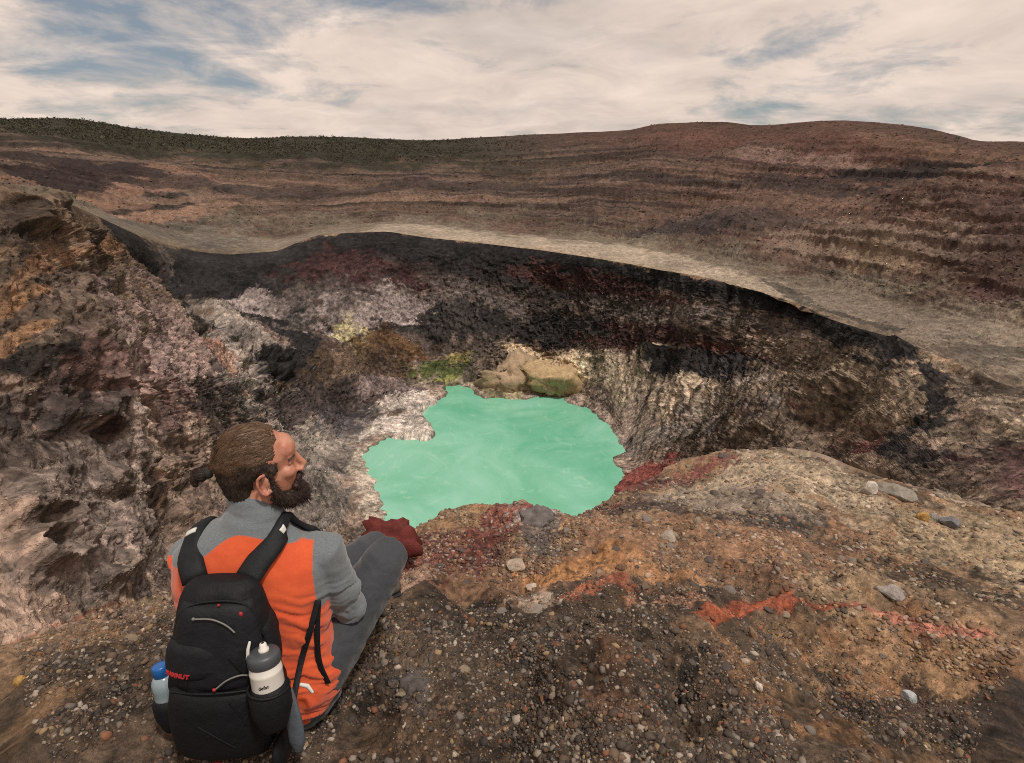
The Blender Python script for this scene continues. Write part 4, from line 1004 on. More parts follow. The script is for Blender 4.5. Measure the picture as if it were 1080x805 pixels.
# folds: fine drawn creases at the back and waist, heavier at the elbow
w = 1.5 * zs + .75 * xs + .25 * (xs - .1) ** 2 + .03 * look(N1, c[:, 0] * .9, c[:, 2] * .9 + c[:, 1] * .4)
fold = np.clip(look(NG, w * .55, xs * .06 + c[:, 1] * .06), -1.2, 2) * sstep(-1.06, -1.2, zs) * .0030 * (.45 + .8 * sstep(-.1, .15, xs))
fold += look(N1, c[:, 0] * .8 + c[:, 1], c[:, 2] * .9) * .0022
for sh, el, wr in ((SH_R, EL_R, WR_R), (SH_L, EL_L, WR_L)):
    near_ = np.exp(-(np.linalg.norm(c - el, axis=1) / .10) ** 2)
    e = unit(wr - sh); fold += near_ * .0022 * look(NG, ((c - el) @ e) * .9, (c[:, 2] + c[:, 0]) * .12)
colr = np.linalg.norm(c - (C7 + V3(0, 0, .0)), axis=1)
fold += .0024 * np.exp(-(colr / .075) ** 2) * look(NG, zs * .75 + xs * .06, xs * .12 + .3)
put_co(jk, c + no * fold[:, None])
md = jk.modifiers.new('s', 'SMOOTH'); md.iterations = 2; md.factor = .5
dR = arm_dist(c, SH_R + V3(.012, 0, .02), EL_R); dR2 = arm_dist(c, EL_R, WR_R); dL = arm_dist(c, SH_L, EL_L); dL2 = arm_dist(c, EL_L, WR_L)
yoke = (-1.018 - .12 * np.maximum(-xs, 0) + .075 * np.exp(-(xs / .11) ** 2) - zs)            # positive below the yoke seam
sleeve = np.minimum(np.minimum(dR, dR2) - .058, np.minimum(dL, dL2) - .066)
sleeve = np.where(zs > -1.19, np.minimum(sleeve + .03, .170 - xs), sleeve)
ora = np.minimum(np.minimum(yoke, sleeve), .035 - (c - V3(-.71, 1.37, 0)) @ FRONT)
set_color(jk, np.stack([np.clip(.5 + ora * 8, 0, 1)] * 3 + [np.ones(len(c))], 1), 'panel')
kid(jk)

# leggings and shoes
Sl = Soup()
Sl.tube([(TORSO[0][0] + V3(0, .01, .0), .178, .135), (TORSO[1][0], .186, .136), (TORSO[2][0] + V3(0, 0, -.05), .176, .122)], side=SIDE, seg=28)
for hi_, kn, an in ((HIP_R, KN_R, AN_R), (HIP_L, KN_L, AN_L)):
    d_ = unit(kn - hi_); kp = kn + V3(.0, .0, .0)
    limb(Sl, [hi_, hi_ * .75 + kn * .25, hi_ * .45 + kn * .55, kp - d_ * .03, kp, kp * .85 + an * .15, kp * .6 + an * .4, an], [.098, .093, .083, .071, .064, .062, .062, .042])
m_leg = simple_mat('stretch_knit', srgb(50, 54, 59), .8, .16, 160, .3, 900, .0012, sheen=.2)
lg = Sl.fuse('leggings', m_leg, None, .0048, 12, .5)
c = get_co(lg); no = get_no(lg)
put_co(lg, c + no * (look(NG, c[:, 0] * .5 + c[:, 1] * .35, c[:, 2] * .7) * .0012 + look(N1, c[:, 0], c[:, 2]) * .002)[:, None])
kid(lg)
m_shoe = simple_mat('shoe_suede', srgb(74, 66, 58), .8, .3, 90, .4, 500); m_sole = simple_mat('shoe_rubber', srgb(34, 33, 33), .8, .2, 90, .3, 300)
for an, d_ in ((AN_R, unit(V3(-.8, .55, -.12))), (AN_L, unit(V3(.8, .55, -.12)))):
    pass; base = an + V3(0, 0, -.055)
    sh = Soup()
    sh.tube([(an + V3(0, 0, .03), .046), (an + V3(0, 0, -.02), .047)], seg=16)
    sh.tube([(base - d_ * .045, .040, .036), (base + d_ * .06, .043, .040), (base + d_ * .14, .046, .030), (base + d_ * .19, .036, .022)], side=np.cross(d_, V3(0, 0, 1)), seg=18)
    u = kid(sh.fuse('shoe', m_shoe, None, .005, 5))
    so2 = Soup().tube([(base - d_ * .05 + V3(0, 0, -.030), .042, .012), (base + d_ * .07 + V3(0, 0, -.032), .044, .012), (base + d_ * .19 + V3(0, 0, -.024), .040, .012)], side=np.cross(d_, V3(0, 0, 1)), seg=18).raw('sole', m_sole)
    so2.parent = u

# hair: combed back shell, shaved darker sides, knot behind
def hair_mat(name, c1, c2, mul=1.0):
    m, nt, b = new_mat(name)
    at = N(nt, 'Attribute', attribute_name='strand')
    nn = noise_node(nt, at.outputs['Color'], 26, 4, .7)
    cr = mix_rgb(nt, 'MIX', maprange(nt, nn.outputs['Fac'], .32, .68, 0, 1), tuple(c1), tuple(c2))
    sp = N(nt, 'SeparateColor'); nt.links.new(at.outputs['Color'], sp.inputs[0])
    nt.links.new(cr, b.inputs['Base Color']); b.inputs['Roughness'].default_value = .55; b.inputs['Specular IOR Level'].default_value = .35
    return m
m_hair = hair_mat('hair_brown', srgb(42, 32, 26), srgb(128, 100, 76)); m_side = hair_mat('hair_cropped', srgb(40, 32, 28), srgb(70, 56, 46)); m_beard = hair_mat('beard_hair', srgb(28, 22, 20), srgb(62, 44, 34))
KNOT = hp(-.127, .010, .0)
def strandify(o, pole, amp, seed):
    """comb grooves: noise that runs along great circles towards the pole"""
    c = get_co(o); no = get_no(o)
    d = (c - HC) @ HFR.T; q = (np.asarray(pole) - HC) @ HFR.T; q = unit(q)
    dn = d / np.linalg.norm(d, axis=1, keepdims=True)
    al = np.arccos(np.clip(dn @ q, -1, 1))
    e1 = unit(np.cross(q, [0, 0, 1.])); e2 = np.cross(q, e1)
    ang = np.arctan2(dn @ e1, dn @ e2)
    s = look(NF, ang / 6.2832 * .9 + seed, al * .035) + .7 * look(NG, ang / 6.2832 * .6 + seed, al * .05 + .4)
    put_co(o, c + no * (s * amp)[:, None])
    set_color(o, np.stack([ang * 2.2, al * .22, d[:, 1] * 0 + seed, np.ones(len(c))], 1), 'strand')
Sh = Soup()
Sh.blob(hp(-.016, .036, 0), (.0975, .0915, .0745), HFR)
Sh.blob(hp(-.055, .030, 0), (.058, .070, .066), HFR)
Sh.tube([(hp(-.095, .022, 0), .034, .040), (hp(-.116, .012, 0), .012, .012)], seg=14)
hair = Sh.fuse('hair', m_hair, None, .0045, 5, .5)
# trim the shell to the hairline
bmh = bmesh.new(); bmh.from_mesh(hair.data)
def loc(co_): d = np.array(co_) - HC; return d @ HF, d @ HU, d @ HS
def in_hair(p):
    f, u, s = loc(p); a = abs(s)
    if f > .060: return False
    line = .006 if f < -.02 else .004 + (f + .02) * .40 + .018 * min(1, max(0, (f - .012) / .03))
    return u > line and f < .058 - .10 * max(0, a - .045)
bmesh.ops.delete(bmh, geom=[v for v in bmh.verts if not in_hair(v.co)], context='VERTS')
bmh.to_mesh(hair.data); bmh.free(); strandify(hair, KNOT, .0009, .13)
c = get_co(hair); no = get_no(hair); lf_, lu_, ls_ = (c - HC) @ HF, (c - HC) @ HU, (c - HC) @ HS
thin = np.maximum(sstep(.025, .058, lf_), .7 * (1 - sstep(.0, .03, lu_ - np.maximum(0, (lf_ + .02) * .40))))
put_co(hair, c - no * (thin * .0062)[:, None])
md = hair.modifiers.new('thickness', 'SOLIDIFY'); md.thickness = .006; md.offset = -1
kid(hair)
Sc = Soup()
Sc.blob(hp(-.016, .018, 0), (.0960, .086, .0775), HFR)
Sc.tube([(hp(-.060, .0, 0), .060, .052), (hp(-.052, -.055, 0), .058, .046), (hp(-.045, -.085, 0), .050, .040)], side=HS, seg=20)
for s in (-1, 1): Sc.tube([(hp(.020, .01, s * .064), .012), (hp(.016, -.03, s * .063), .011)], seg=8)
crop = Sc.fuse('cropped_hair', m_side, None, .0045, 5, .5)
bmh = bmesh.new(); bmh.from_mesh(crop.data)
def in_crop(p):
    f, u, s = loc(p); a = abs(s)
    if u > .045: return False
    if u < -.082: return False
    lim = .040 if u > -.005 else (.026 if u > -.045 else -.022)
    if f > lim: return False
    if f > -.026 and u < -.01 and f < .016 : return False          # round the ear
    if u < -.045 and f > -.030: return False
    return True
bmesh.ops.delete(bmh, geom=[v for v in bmh.verts if not in_crop(v.co)], context='VERTS')
bmh.to_mesh(crop.data); bmh.free(); strandify(crop, hp(-.05, -.3, 0), .0010, .41)
md = crop.modifiers.new('thickness', 'SOLIDIFY'); md.thickness = .006; md.offset = -1
kid(crop)
Sk = Soup()
Sk.blob(KNOT - HF * .016, (.019, .018, .017), HFR); Sk.tube([(KNOT - HF * .012, .013), (KNOT - HF * .028 - HU * .002, .012), (KNOT - HF * .034 - HU * .020, .008), (KNOT - HF * .030 - HU * .030, .004)], seg=10)
Sk.tube([(KNOT - HF * .018 + HU * .012, .009), (KNOT - HF * .034 + HU * .008, .006)], seg=8)
kn_ = Sk.fuse('hair_knot', m_side, None, .003, 2); strandify(kn_, hp(-.3, .1, .1), .0010, .7); kid(kn_)
kid(Soup().tube([(KNOT + HF * .004, .0145), (KNOT - HF * .003, .0145)], seg=16).raw('hair_tie', simple_mat('tie_elastic', srgb(30, 28, 28), .8)))
def strands(name, paths, r0, r1, mat, parent):
    """many fine hairs as one mesh: paths[n, m, 3]"""
    n, m, _ = paths.shape
    d = np.gradient(paths, axis=1); d /= np.linalg.norm(d, axis=2, keepdims=True) + 1e-9
    ref = np.where(np.abs(d[..., 2:3]) < .8, np.array([0, 0, 1.]), np.array([1., 0, 0])); u = np.cross(d, ref); u /= np.linalg.norm(u, axis=2, keepdims=True) + 1e-9; w = np.cross(d, u)
    r = np.linspace(r0, r1, m)[None, :, None]
    ring = np.stack([paths + r * (u * math.cos(k * 2.0944) + w * math.sin(k * 2.0944)) for k in range(3)], 2)      # n m 3 3
    idx = np.arange(n * m * 3).reshape(n, m, 3); f = []
    for k in range(3):
        k2 = (k + 1) % 3
        f.append(np.stack([idx[:, :-1, k], idx[:, :-1, k2], idx[:, 1:, k2], idx[:, 1:, k]], -1).reshape(-1, 4))
    o = mesh_obj(name, ring.reshape(-1, 3), np.concatenate(f).astype(np.int32), mat, None, True)
    cc = np.repeat(np.concatenate([rng.uniform(0, 3, (n, 3)), np.ones((n, 1))], 1), m * 3, 0); set_color(o, cc, 'strand')
    o.parent = parent; return o
from mathutils.bvhtree import BVHTree as _B
def grow(o, n, steps, length, direction, lift, seed, wander=.10):
    g_ = np.random.default_rng(seed); c = get_co(o); no = get_no(o); pick = g_.integers(0, len(c), n)
    tr = _B.FromPolygons([v.co[:] for v in o.data.vertices], [p.vertices[:] for p in o.data.polygons])
    P = []
    for q in pick:
        p = c[q].astype(float); path = [p - no[q] * .001]; jit = g_.normal(0, wander, 3); ln = length * g_.uniform(.6, 1.3); up = g_.uniform(.3, 1.4) * lift
        for s_ in range(steps):
            d_ = unit(direction(p, no[q])) + jit; p = p + unit(d_) * ln / steps
            l_, n_, _, _ = tr.find_nearest(Vector(p)); l_ = np.array(l_); n_ = np.array(n_)
            hh = up * math.sin(math.pi * min(1, (s_ + 1) / steps * .75))
            if lift >= 0: p = l_ + n_ * .0002; path.append(l_ + n_ * (.0006 + hh))
            else: path.append(p)
        P.append(path)
    return np.array(P)
strands('hair_strands', grow(hair, 7000, 8, .075, lambda p, n_: KNOT - p, .0010, 3, .05), .00040, .00022, m_hair, hair)
strands('knot_strands', grow(kn_, 700, 5, .03, lambda p, n_: -HF * .8 + np.cross(n_, HF) * .8, .0012, 8, .3), .0004, .0002, m_side, kn_)
strands('cropped_strands', grow(crop, 2600, 3, .012, lambda p, n_: -HF * .6 - HU * .8 + n_ * .2, .0010, 4, .25), .00045, .0002, m_side, crop)
# beard
Sd = Soup()
for s in (-1, 1):
    Sd.tube([(hp(.014, -.010, s * .064), .009), (hp(.014, -.040, s * .062), .014), (hp(.024, -.075, s * .056), .018), (hp(.055, -.096, s * .038), .022), (hp(.082, -.105, s * .012), .025)], seg=12)
    Sd.tube([(hp(.093, -.044, 0), .0085), (hp(.088, -.050, s * .020), .009), (hp(.076, -.072, s * .032), .011)], seg=8)
Sd.blob(hp(.086, -.108, 0), (.026, .030, .030), HFR); Sd.blob(hp(.060, -.114, 0), (.036, .022, .034), HFR)
Sd.blob(hp(.090, -.082, 0), (.014, .010, .018), HFR)
bd = Sd.fuse('beard', m_beard, None, .0035, 4); strandify(bd, hp(.09, -.4, 0), .0019, .55)
c = get_co(bd); no = get_no(bd); put_co(bd, c + no * (look(N3, c[:, 0] * 7 + c[:, 1] * 5, c[:, 2] * 7) * .0012)[:, None])
kid(bd)
strands('beard_strands', grow(bd, 3600, 4, .013, lambda p, n_: n_ * .55 + HF * .25 - HU * .75, -1, 5, .25), .0005, .0002, m_beard, bd)
# ---------------------------------------------------------------- rucksack on his back
from mathutils.bvhtree import BVHTree
bpy.context.view_layer.update()
PB, PT = V3(-.742, 1.165, -1.505), V3(-.722, 1.232, -1.005)      # middle of its base and of its top
PU = unit(PT - PB); PO = unit(V3(.10, -1, 0) - PU * (V3(.10, -1, 0) @ PU)); PR = np.cross(PU, PO) * -1
if PR[0] < 0: PR = -PR
PLEN = np.linalg.norm(PT - PB)
tK = np.array([0, .05, .12, .3, .5, .68, .82, .92, .97, 1.0])
aK = np.array([.080, .110, .126, .133, .130, .120, .107, .097, .085, .06])
bK = np.array([.040, .072, .088, .098, .094, .084, .074, .062, .046, .020])
def bag(th, t, h=0.0):
    """point on the bag: angle from its outer face (positive to the right), height 0..1"""
    a = np.interp(t, tK, aK) + h; b = np.interp(t, tK, bK) + h
    c, s = math.cos(th), math.sin(th); p = 2.5
    x = math.copysign(abs(s) ** (2 / p), s) * a; y = math.copysign(abs(c) ** (2 / p), c) * b
    return PB + PU * (t * PLEN) + PR * x + PO * y
pack = bpy.data.objects.new('backpack', None); COL.objects.link(pack); pack.location = PB
tag(pack, "black backpack with red lettering worn on the seated man's back", 'backpack')
def pk(o, p=pack): return kid(o, p)
def sub(o, p): o.parent = p; return o
def cloth_mat(name, rgb, var=.22):
    m, nt, b = new_mat(name); co = N(nt, 'TexCoord').outputs['Object']
    n1 = noise_node(nt, co, 22, 5, .65); n2 = noise_node(nt, co, 5, 4)
    cr = mix_rgb(nt, 'MULTIPLY', 1.0, tuple(rgb), maprange(nt, n1.outputs['Fac'], .3, .7, 1 - var, 1 + var))
    nt.links.new(cr, b.inputs['Base Color']); b.inputs['Roughness'].default_value = .62; b.inputs['Specular IOR Level'].default_value = .22
    ck = N(nt, 'TexVoronoi'); ck.inputs['Scale'].default_value = 500; nt.links.new(co, ck.inputs['Vector'])
    b1 = N(nt, 'Bump'); b1.inputs['Strength'].default_value = .35; b1.inputs['Distance'].default_value = .0006; nt.links.new(ck.outputs['Distance'], b1.inputs['Height'])
    b2 = N(nt, 'Bump'); b2.inputs['Strength'].default_value = .7; b2.inputs['Distance'].default_value = .008; nt.links.new(n1.outputs['Fac'], b2.inputs['Height']); nt.links.new(b1.outputs[0], b2.inputs['Normal'])
    nt.links.new(b2.outputs[0], b.inputs['Normal'])
    return m
m_black = cloth_mat('black_nylon', srgb(20, 21, 24)); m_black2 = cloth_mat('charcoal_nylon', srgb(26, 28, 31)); m_web = cloth_mat('webbing', srgb(24, 25, 27), .1)
m_red = simple_mat('red_thread', srgb(165, 38, 44), .6, .15, 300, .2, 900); m_cord = simple_mat('grey_cord', srgb(112, 112, 110), .6, .2, 400, .3, 900)
m_refl = simple_mat('reflective_tape', srgb(205, 205, 200), .35, .08, 200, .1); m_belt = cloth_mat('belt_padding', srgb(74, 80, 86))
def grid_solid(fn, nu, nv, name, mat, thick=.006):
    """a padded panel: fn(i, j, h) for 0..1 coordinates at height h above the surface"""
    top = [fn(i / nu, j / nv, thick) for j in range(nv + 1) for i in range(nu + 1)]
    bot = [fn(i / nu, j / nv, -.004) for j in range(nv + 1) for i in range(nu + 1)]
    W = nu + 1; n = W * (nv + 1); f = []
    for j in range(nv):
        for i in range(nu):
            q = (j * W + i, j * W + i + 1, (j + 1) * W + i + 1, (j + 1) * W + i)
            f.append(q); f.append(tuple(k + n for k in q[::-1]))
    ring = [i for i in range(W)] + [j * W + nu for j in range(1, nv + 1)] + [nv * W + i for i in range(nu - 1, -1, -1)] + [j * W for j in range(nv - 1, 0, -1)]
    for a, b in zip(ring, ring[1:] + ring[:1]): f.append((b, a, a + n, b + n))
    o = mesh_obj(name, np.array(top + bot), f, mat, None, True)
    bm2 = bmesh.new(); bm2.from_mesh(o.data); bmesh.ops.recalc_face_normals(bm2, faces=bm2.faces); bm2.to_mesh(o.data); bm2.free()
    return o
def panel(name, mat, th0, th1, t0, t1, thick=.008, edge=.25, nu=20, nv=20, par=None):
    def fn(i, j, h):
        e = min(1, min(i, 1 - i) / edge) * min(1, min(j, 1 - j) / edge)
        e = math.sqrt(max(0, 1 - (1 - e) ** 2))
        hh = (.001 + (h - .001) * e if h > 0 else h)
        t = t0 + (t1 - t0) * j; th = R_(th0 + (th1 - th0) * i)
        return bag(th, t, hh)
    o = grid_solid(fn, nu, nv, name, mat, thick)
    return pk(o) if par is None else sub(o, par)
# main bag with wrinkles
th = np.linspace(-math.pi, math.pi, 73)[:-1]; tt = np.concatenate([[0, .01, .025], np.linspace(.05, .95, 60), [.97, .985, .995, 1.0]])
vv = []
for t in tt:
    for q in th:
        g_ = float(look(N1, np.array([q * .22]), np.array([t * .9]))[0]) + .6 * float(look(NG, np.array([q * .03 + t * .05]), np.array([t * .06 + q * .01]))[0])
        vv.append(bag(q, t, .0035 * g_ * min(1, t * 8) * min(1, (1 - t) * 8)))
nn = len(th); ff = []
for i in range(len(tt) - 1):
    for j in range(nn):
        k = (j + 1) % nn; ff.append((i * nn + j, i * nn + k, (i + 1) * nn + k, (i + 1) * nn + j))
ff.append(tuple(range(nn))[::-1]); ff.append(tuple((len(tt) - 1) * nn + j for j in range(nn)))
mb = pk(mesh_obj('main_bag', np.array(vv), ff, m_black, None, True))
md = mb.modifiers.new('sub', 'SUBSURF'); md.levels = 1; md.render_levels = 1
panel('front_panel', m_black2, -52, 60, .50, .93, .014, .22)
fp = panel('front_pocket', m_black2, -64, 6, .56, .76, .022, .30)
panel('lower_pocket', m_black, -62, 58, .08, .50, .020, .25)
panel('compression_panel', m_black2, 60, 100, .52, .80, .010, .3)
def seam(pts, r, name, mat, h=.012, n=40, par=None):
    p = [bag(R_(a), t, h + (e[0] if e else 0)) for a, t, *e in pts]
    o = Soup().tube([(q, r) for q in curve(p, n)], seg=8).raw(name, mat)
    return pk(o) if par is None else sub(o, par)
seam([(-50, .74), (-38, .90), (0, .945), (38, .92), (60, .74)], .0028, 'zip', m_web, .006)
seam([(-46, .485), (-10, .505), (30, .50), (58, .47)], .0028, 'zip', m_web, .012)
seam([(-60, .75), (-34, .765), (2, .75)], .0028, 'zip', m_web, .010, par=fp)
# crossed bungee cord over the lower pocket
for a0, a1, t0, t1 in ((10, 34, .47, .22), (34, 10, .47, .22), (12, 36, .70, .52), (-10, 12, .34, .20)):
    seam([(a0, t0), ((a0 + a1) / 2, (t0 + t1) / 2), (a1, t1)], .0016, 'bungee_cord', m_web, .021)
# grey cord pulls with red ends
pl_ = seam([(-14, .885), (2, .88), (14, .845), (20, .815)], .0021, 'zip_pull', m_cord, .020)
sub(Soup().blob(bag(R_(-14), .885, .02), (.004, .004, .004)).raw('cord_lock', m_cord), pl_)
pl_ = seam([(2, .545), (10, .585), (22, .60), (33, .585)], .0020, 'zip_pull', m_cord, .022)
for a_, t_ in ((1, .54), (33, .585)): sub(Soup().blob(bag(R_(a_), t_, .022), (.0045, .0035, .005)).raw('cord_end', m_red), pl_)
pk(Soup().blob(bag(R_(30), .885, .012), (.005, .004, .007)).raw('red_badge', m_red))
pk(Soup().blob(bag(R_(5), .935, .012), (.003, .003, .004)).raw('red_badge', m_red))
pk(Soup().blob(bag(R_(-6), .035, .012), (.014, .006, .008)).raw('red_tab', m_red))
pk(Soup().blob(bag(R_(52), .22, .016), (.003, .003, .006)).raw('red_tab', m_red))
def text_mesh(s, place, name, mat, bold=.0):
    cu = bpy.data.curves.new('lettering', 'FONT'); cu.body = s; cu.align_x = 'CENTER'; cu.align_y = 'CENTER'; cu.size = 1; cu.offset = bold; cu.extrude = .05; cu.resolution_u = 3
    o = bpy.data.objects.new('lettering', cu); COL.objects.link(o)
    dg = bpy.context.evaluated_depsgraph_get(); me = bpy.data.meshes.new_from_object(o.evaluated_get(dg)); bpy.data.objects.remove(o); bpy.data.curves.remove(cu)
    bm2 = bmesh.new(); bm2.from_mesh(me)
    bmesh.ops.subdivide_edges(bm2, edges=[e for e in bm2.edges if e.calc_length() > .3], cuts=2); bmesh.ops.triangulate(bm2, faces=bm2.faces)
    for v in bm2.verts: v.co = place(v.co.x, v.co.y, v.co.z)
    bm2.to_mesh(me); bm2.free(); me.materials.clear(); me.materials.append(mat); me.name = name
    o = bpy.data.objects.new(name, me); COL.objects.link(o); return o
logo = text_mesh('MAMMUT', lambda x, y, z: bag(R_(-30 + x * 7.0), .605 + y * .030, .0235 + z * .02), 'lettering', m_red, .03)
sub(logo, fp)
# straps draped over the jacket
dg = bpy.context.evaluated_depsgraph_get()
tree = BVHTree.FromObject(jk, dg)
def drape(p, off):
    q = Vector(p); loc_, n_, _, d_ = tree.find_nearest(q)
    return np.array(loc_) + np.array(n_) * off
def ribbon(name, mat, pts, width, thick, wdir, lift=0.0, n=26, proj=None, par=None):
    c_ = curve(pts, n); wd = np.asarray(wdir, float)
    pr_ = proj if proj is not None else [1] * n
    def fn(i, j, h):
        k = int(round(j * (n - 1))); t_ = unit(c_[min(n - 1, k + 1)] - c_[max(0, k - 1)]); s_ = unit(wd - t_ * (wd @ t_))
        p = c_[k] + s_ * (i - .5) * width
        e = math.sqrt(max(.05, 1 - (2 * i - 1) ** 4))
        hh = (h * e if h > 0 else h) + lift
        if pr_[k] >= 1: return drape(p, hh + .003)
        nrm_ = unit(np.cross(s_, t_)); nrm_ = nrm_ if nrm_ @ PO > 0 else -nrm_
        free = p + nrm_ * hh
        return free * (1 - pr_[k]) + drape(p, hh + .003) * pr_[k]
    o = grid_solid(fn, 6, n - 1, name, mat, thick)
    return pk(o) if par is None else sub(o, par)
prj = list(sstep(.12, .32, np.linspace(0, 1, 26)))
sr = ribbon('shoulder_strap', m_black2, [V3(-.672, 1.250, -1.03), V3(-.650, 1.285, -1.0), V3(-.615, 1.335, -.965), V3(-.585, 1.40, -.93), V3(-.580, 1.47, -.97), V3(-.575, 1.52, -1.08), V3(-.56, 1.52, -1.2)], .064, .011, SIDE, proj=prj)
sl_ = ribbon('shoulder_strap', m_black2, [V3(-.800, 1.250, -1.03), V3(-.820, 1.280, -1.0), V3(-.838, 1.33, -.985), V3(-.845, 1.385, -.96), V3(-.845, 1.45, -.99), V3(-.84, 1.51, -1.08), V3(-.83, 1.52, -1.2)], .062, .011, SIDE, proj=prj)
one6 = [1] * 6
def tab(strap, p0, p1, w): ribbon('reflective_tab', m_refl, [p0, (p0 + p1) / 2, p1], w, .002, SIDE, lift=.0115, n=6, proj=one6, par=strap)
tab(sr, V3(-.606, 1.348, -.955), V3(-.600, 1.362, -.949), .034); tab(sl_, V3(-.842, 1.350, -.97), V3(-.844, 1.362, -.968), .034)
def strap_line(pts, last=None):
    q = [drape(p, .005) for p in pts] + ([last] if last is not None else [])
    sm = curve(q, 24)
    pk(Soup().tube([(p, .008, .0016) for p in sm], side=SIDE, seg=10).raw('strap_webbing', m_web))
strap_line([V3(-.505, 1.30, -1.15), V3(-.525, 1.26, -1.22), V3(-.545, 1.23, -1.29)], V3(-.575, 1.165, -1.375))
strap_line([V3(-.503, 1.30, -1.15), V3(-.500, 1.27, -1.25), V3(-.495, 1.25, -1.33), V3(-.485, 1.25, -1.41)])
pk(Soup().tube([(V3(-.555, 1.20, -1.325), .005), (V3(-.540, 1.205, -1.335), .006), (V3(-.527, 1.20, -1.352), .004)], seg=8).raw('buckle', m_refl))
# hip belt wing hanging beside the bag
bw_ = Soup().tube([(V3(-.580, 1.185, -1.325), .010, .006), (V3(-.572, 1.165, -1.355), .019, .008), (V3(-.562, 1.145, -1.40), .024, .010), (V3(-.556, 1.13, -1.44), .024, .010), (V3(-.556, 1.125, -1.468), .014, .008)], side=unit(V3(1, -.25, 0)), seg=18)
pk(bw_.raw('hip_belt', m_belt))
pk(Soup().tube([(V3(-.60, 1.14, -1.44), .012, .05), (V3(-.60, 1.125, -1.49), .02, .05)], side=V3(1, 0, 0), seg=12).raw('belt_base', m_black))
# stretch pockets on both sides
BA, BT = V3(-.585, 1.095, -1.285), V3(-.600, 1.130, -1.115)      # squeeze bottle axis
BAX = unit(BT - BA)
o = Soup().tube([(BA - BAX * .035, .035, .035), (BA, .047, .047), (BA + BAX * .045, .0475, .0475)], side=PR, seg=24, p=2.3).raw('side_pocket', m_black); pk(o)
sub(Soup().tube([(q, .003) for q in [BA + BAX * .058 + .0475 * (PR * math.cos(x) + unit(np.cross(PR, BAX)) * math.sin(x)) for x in np.linspace(0, 6.2832, 25)]], seg=6).raw('elastic_hem', m_web), o)
CA, CT = V3(-.912, 1.20, -1.425), V3(-.930, 1.225, -1.27)
CAX = unit(CT - CA)
pk(Soup().tube([(CA - CAX * .03, .032), (CA, .040), (CA + CAX * .035, .041)], side=PR, seg=20).raw('side_pocket', m_black))

def lathe(profile, base, ax, seg=40):
    u = unit(np.cross(ax, V3(0, 1, .3))); w = np.cross(ax, u); v = []; f = []
    for z, r in profile:
        for k in range(seg):
            a_ = 2 * math.pi * k / seg; v.append(base + ax * z + (u * math.cos(a_) + w * math.sin(a_)) * r)
    for i in range(len(profile) - 1):
        for k in range(seg):
            q = (k + 1) % seg; f.append((i * seg + k, i * seg + q, (i + 1) * seg + q, (i + 1) * seg + k))
    f.append(tuple(range(seg))[::-1]); f.append(tuple((len(profile) - 1) * seg + k for k in range(seg)))
    return np.array(v), f
def plastic(name, rgb, rough=.35, trans=0.0):
    m = simple_mat(name, rgb, rough, .06, 30, .1, 60, .001)
    b = [n for n in m.node_tree.nodes if n.type == 'BSDF_PRINCIPLED'][0]; b.inputs['Transmission Weight'].default_value = trans; b.inputs['Subsurface Weight'].default_value = 0
    return m
# white squeeze bottle
bt = bpy.data.objects.new('squeeze_bottle', None); COL.objects.link(bt); bt.location = BA
tag(bt, "white squeeze bottle with a dark grey cap in the backpack's right side pocket", 'bottle')
m_white = plastic('white_plastic', srgb(214, 210, 202), .4); m_cap = plastic('grey_plastic', srgb(66, 70, 74), .45); m_ink = plastic('black_ink', srgb(24, 24, 26), .5)
v, f = lathe([(-.02, .030), (-.015, .036), (0, .039), (.03, .0405), (.050, .0405), (.056, .0385), (.062, .0365), (.066, .0375), (.098, .0372), (.100, .0380), (.106, .0380), (.108, .0370), (.122, .0365), (.130, .0345)], BA, BAX)
kid(mesh_obj('bottle_body', v, f, m_white, None, True), bt)
v, f = lathe([(.122, .0375), (.124, .0385), (.142, .0385), (.146, .0370), (.150, .0345), (.153, .024), (.154, .012)], BA, BAX)
cp = kid(mesh_obj('cap', v, f, m_cap, None, True), bt)
cp.data.polygons.foreach_set('use_smooth', np.ones(len(cp.data.polygons), dtype=bool))
v, f = lathe([(.150, .0125), (.160, .012), (.163, .0085), (.172, .0080), (.174, .006)], BA + PR * .003 - PO * .0, BAX, 24)
kid(mesh_obj('nozzle', v, f, m_white, None, True), bt)
v, f = lathe([(.1745, .0035), (.1755, .003)], BA + PR * .003, BAX, 16); kid(mesh_obj('nozzle_hole', v, f, m_ink, None, True), bt)
kid(Soup().tube([(BA + BAX * .135 - PR * .036 + PO * .005, .004, .002), (BA + BAX * .16 - PR * .032 + PO * .003, .004, .002), (BA + BAX * .178 - PR * .026, .003, .002)], side=PR, seg=10).raw('carry_loop', m_refl), bt)
bu = PO; bwv = PR
def on_bottle(x, y, z):
    a_ = x * .0125 / .0378 + .05; r = .0374 + z * .01
    return BA + BAX * (.080 + y * .0125 + x * .0012) + (unit(PO - BAX * (PO @ BAX)) * math.cos(a_) + unit(PR - BAX * (PR @ BAX)) * math.sin(a_)) * r
kid(text_mesh('defat', on_bottle, 'lettering', m_ink, .02), bt)
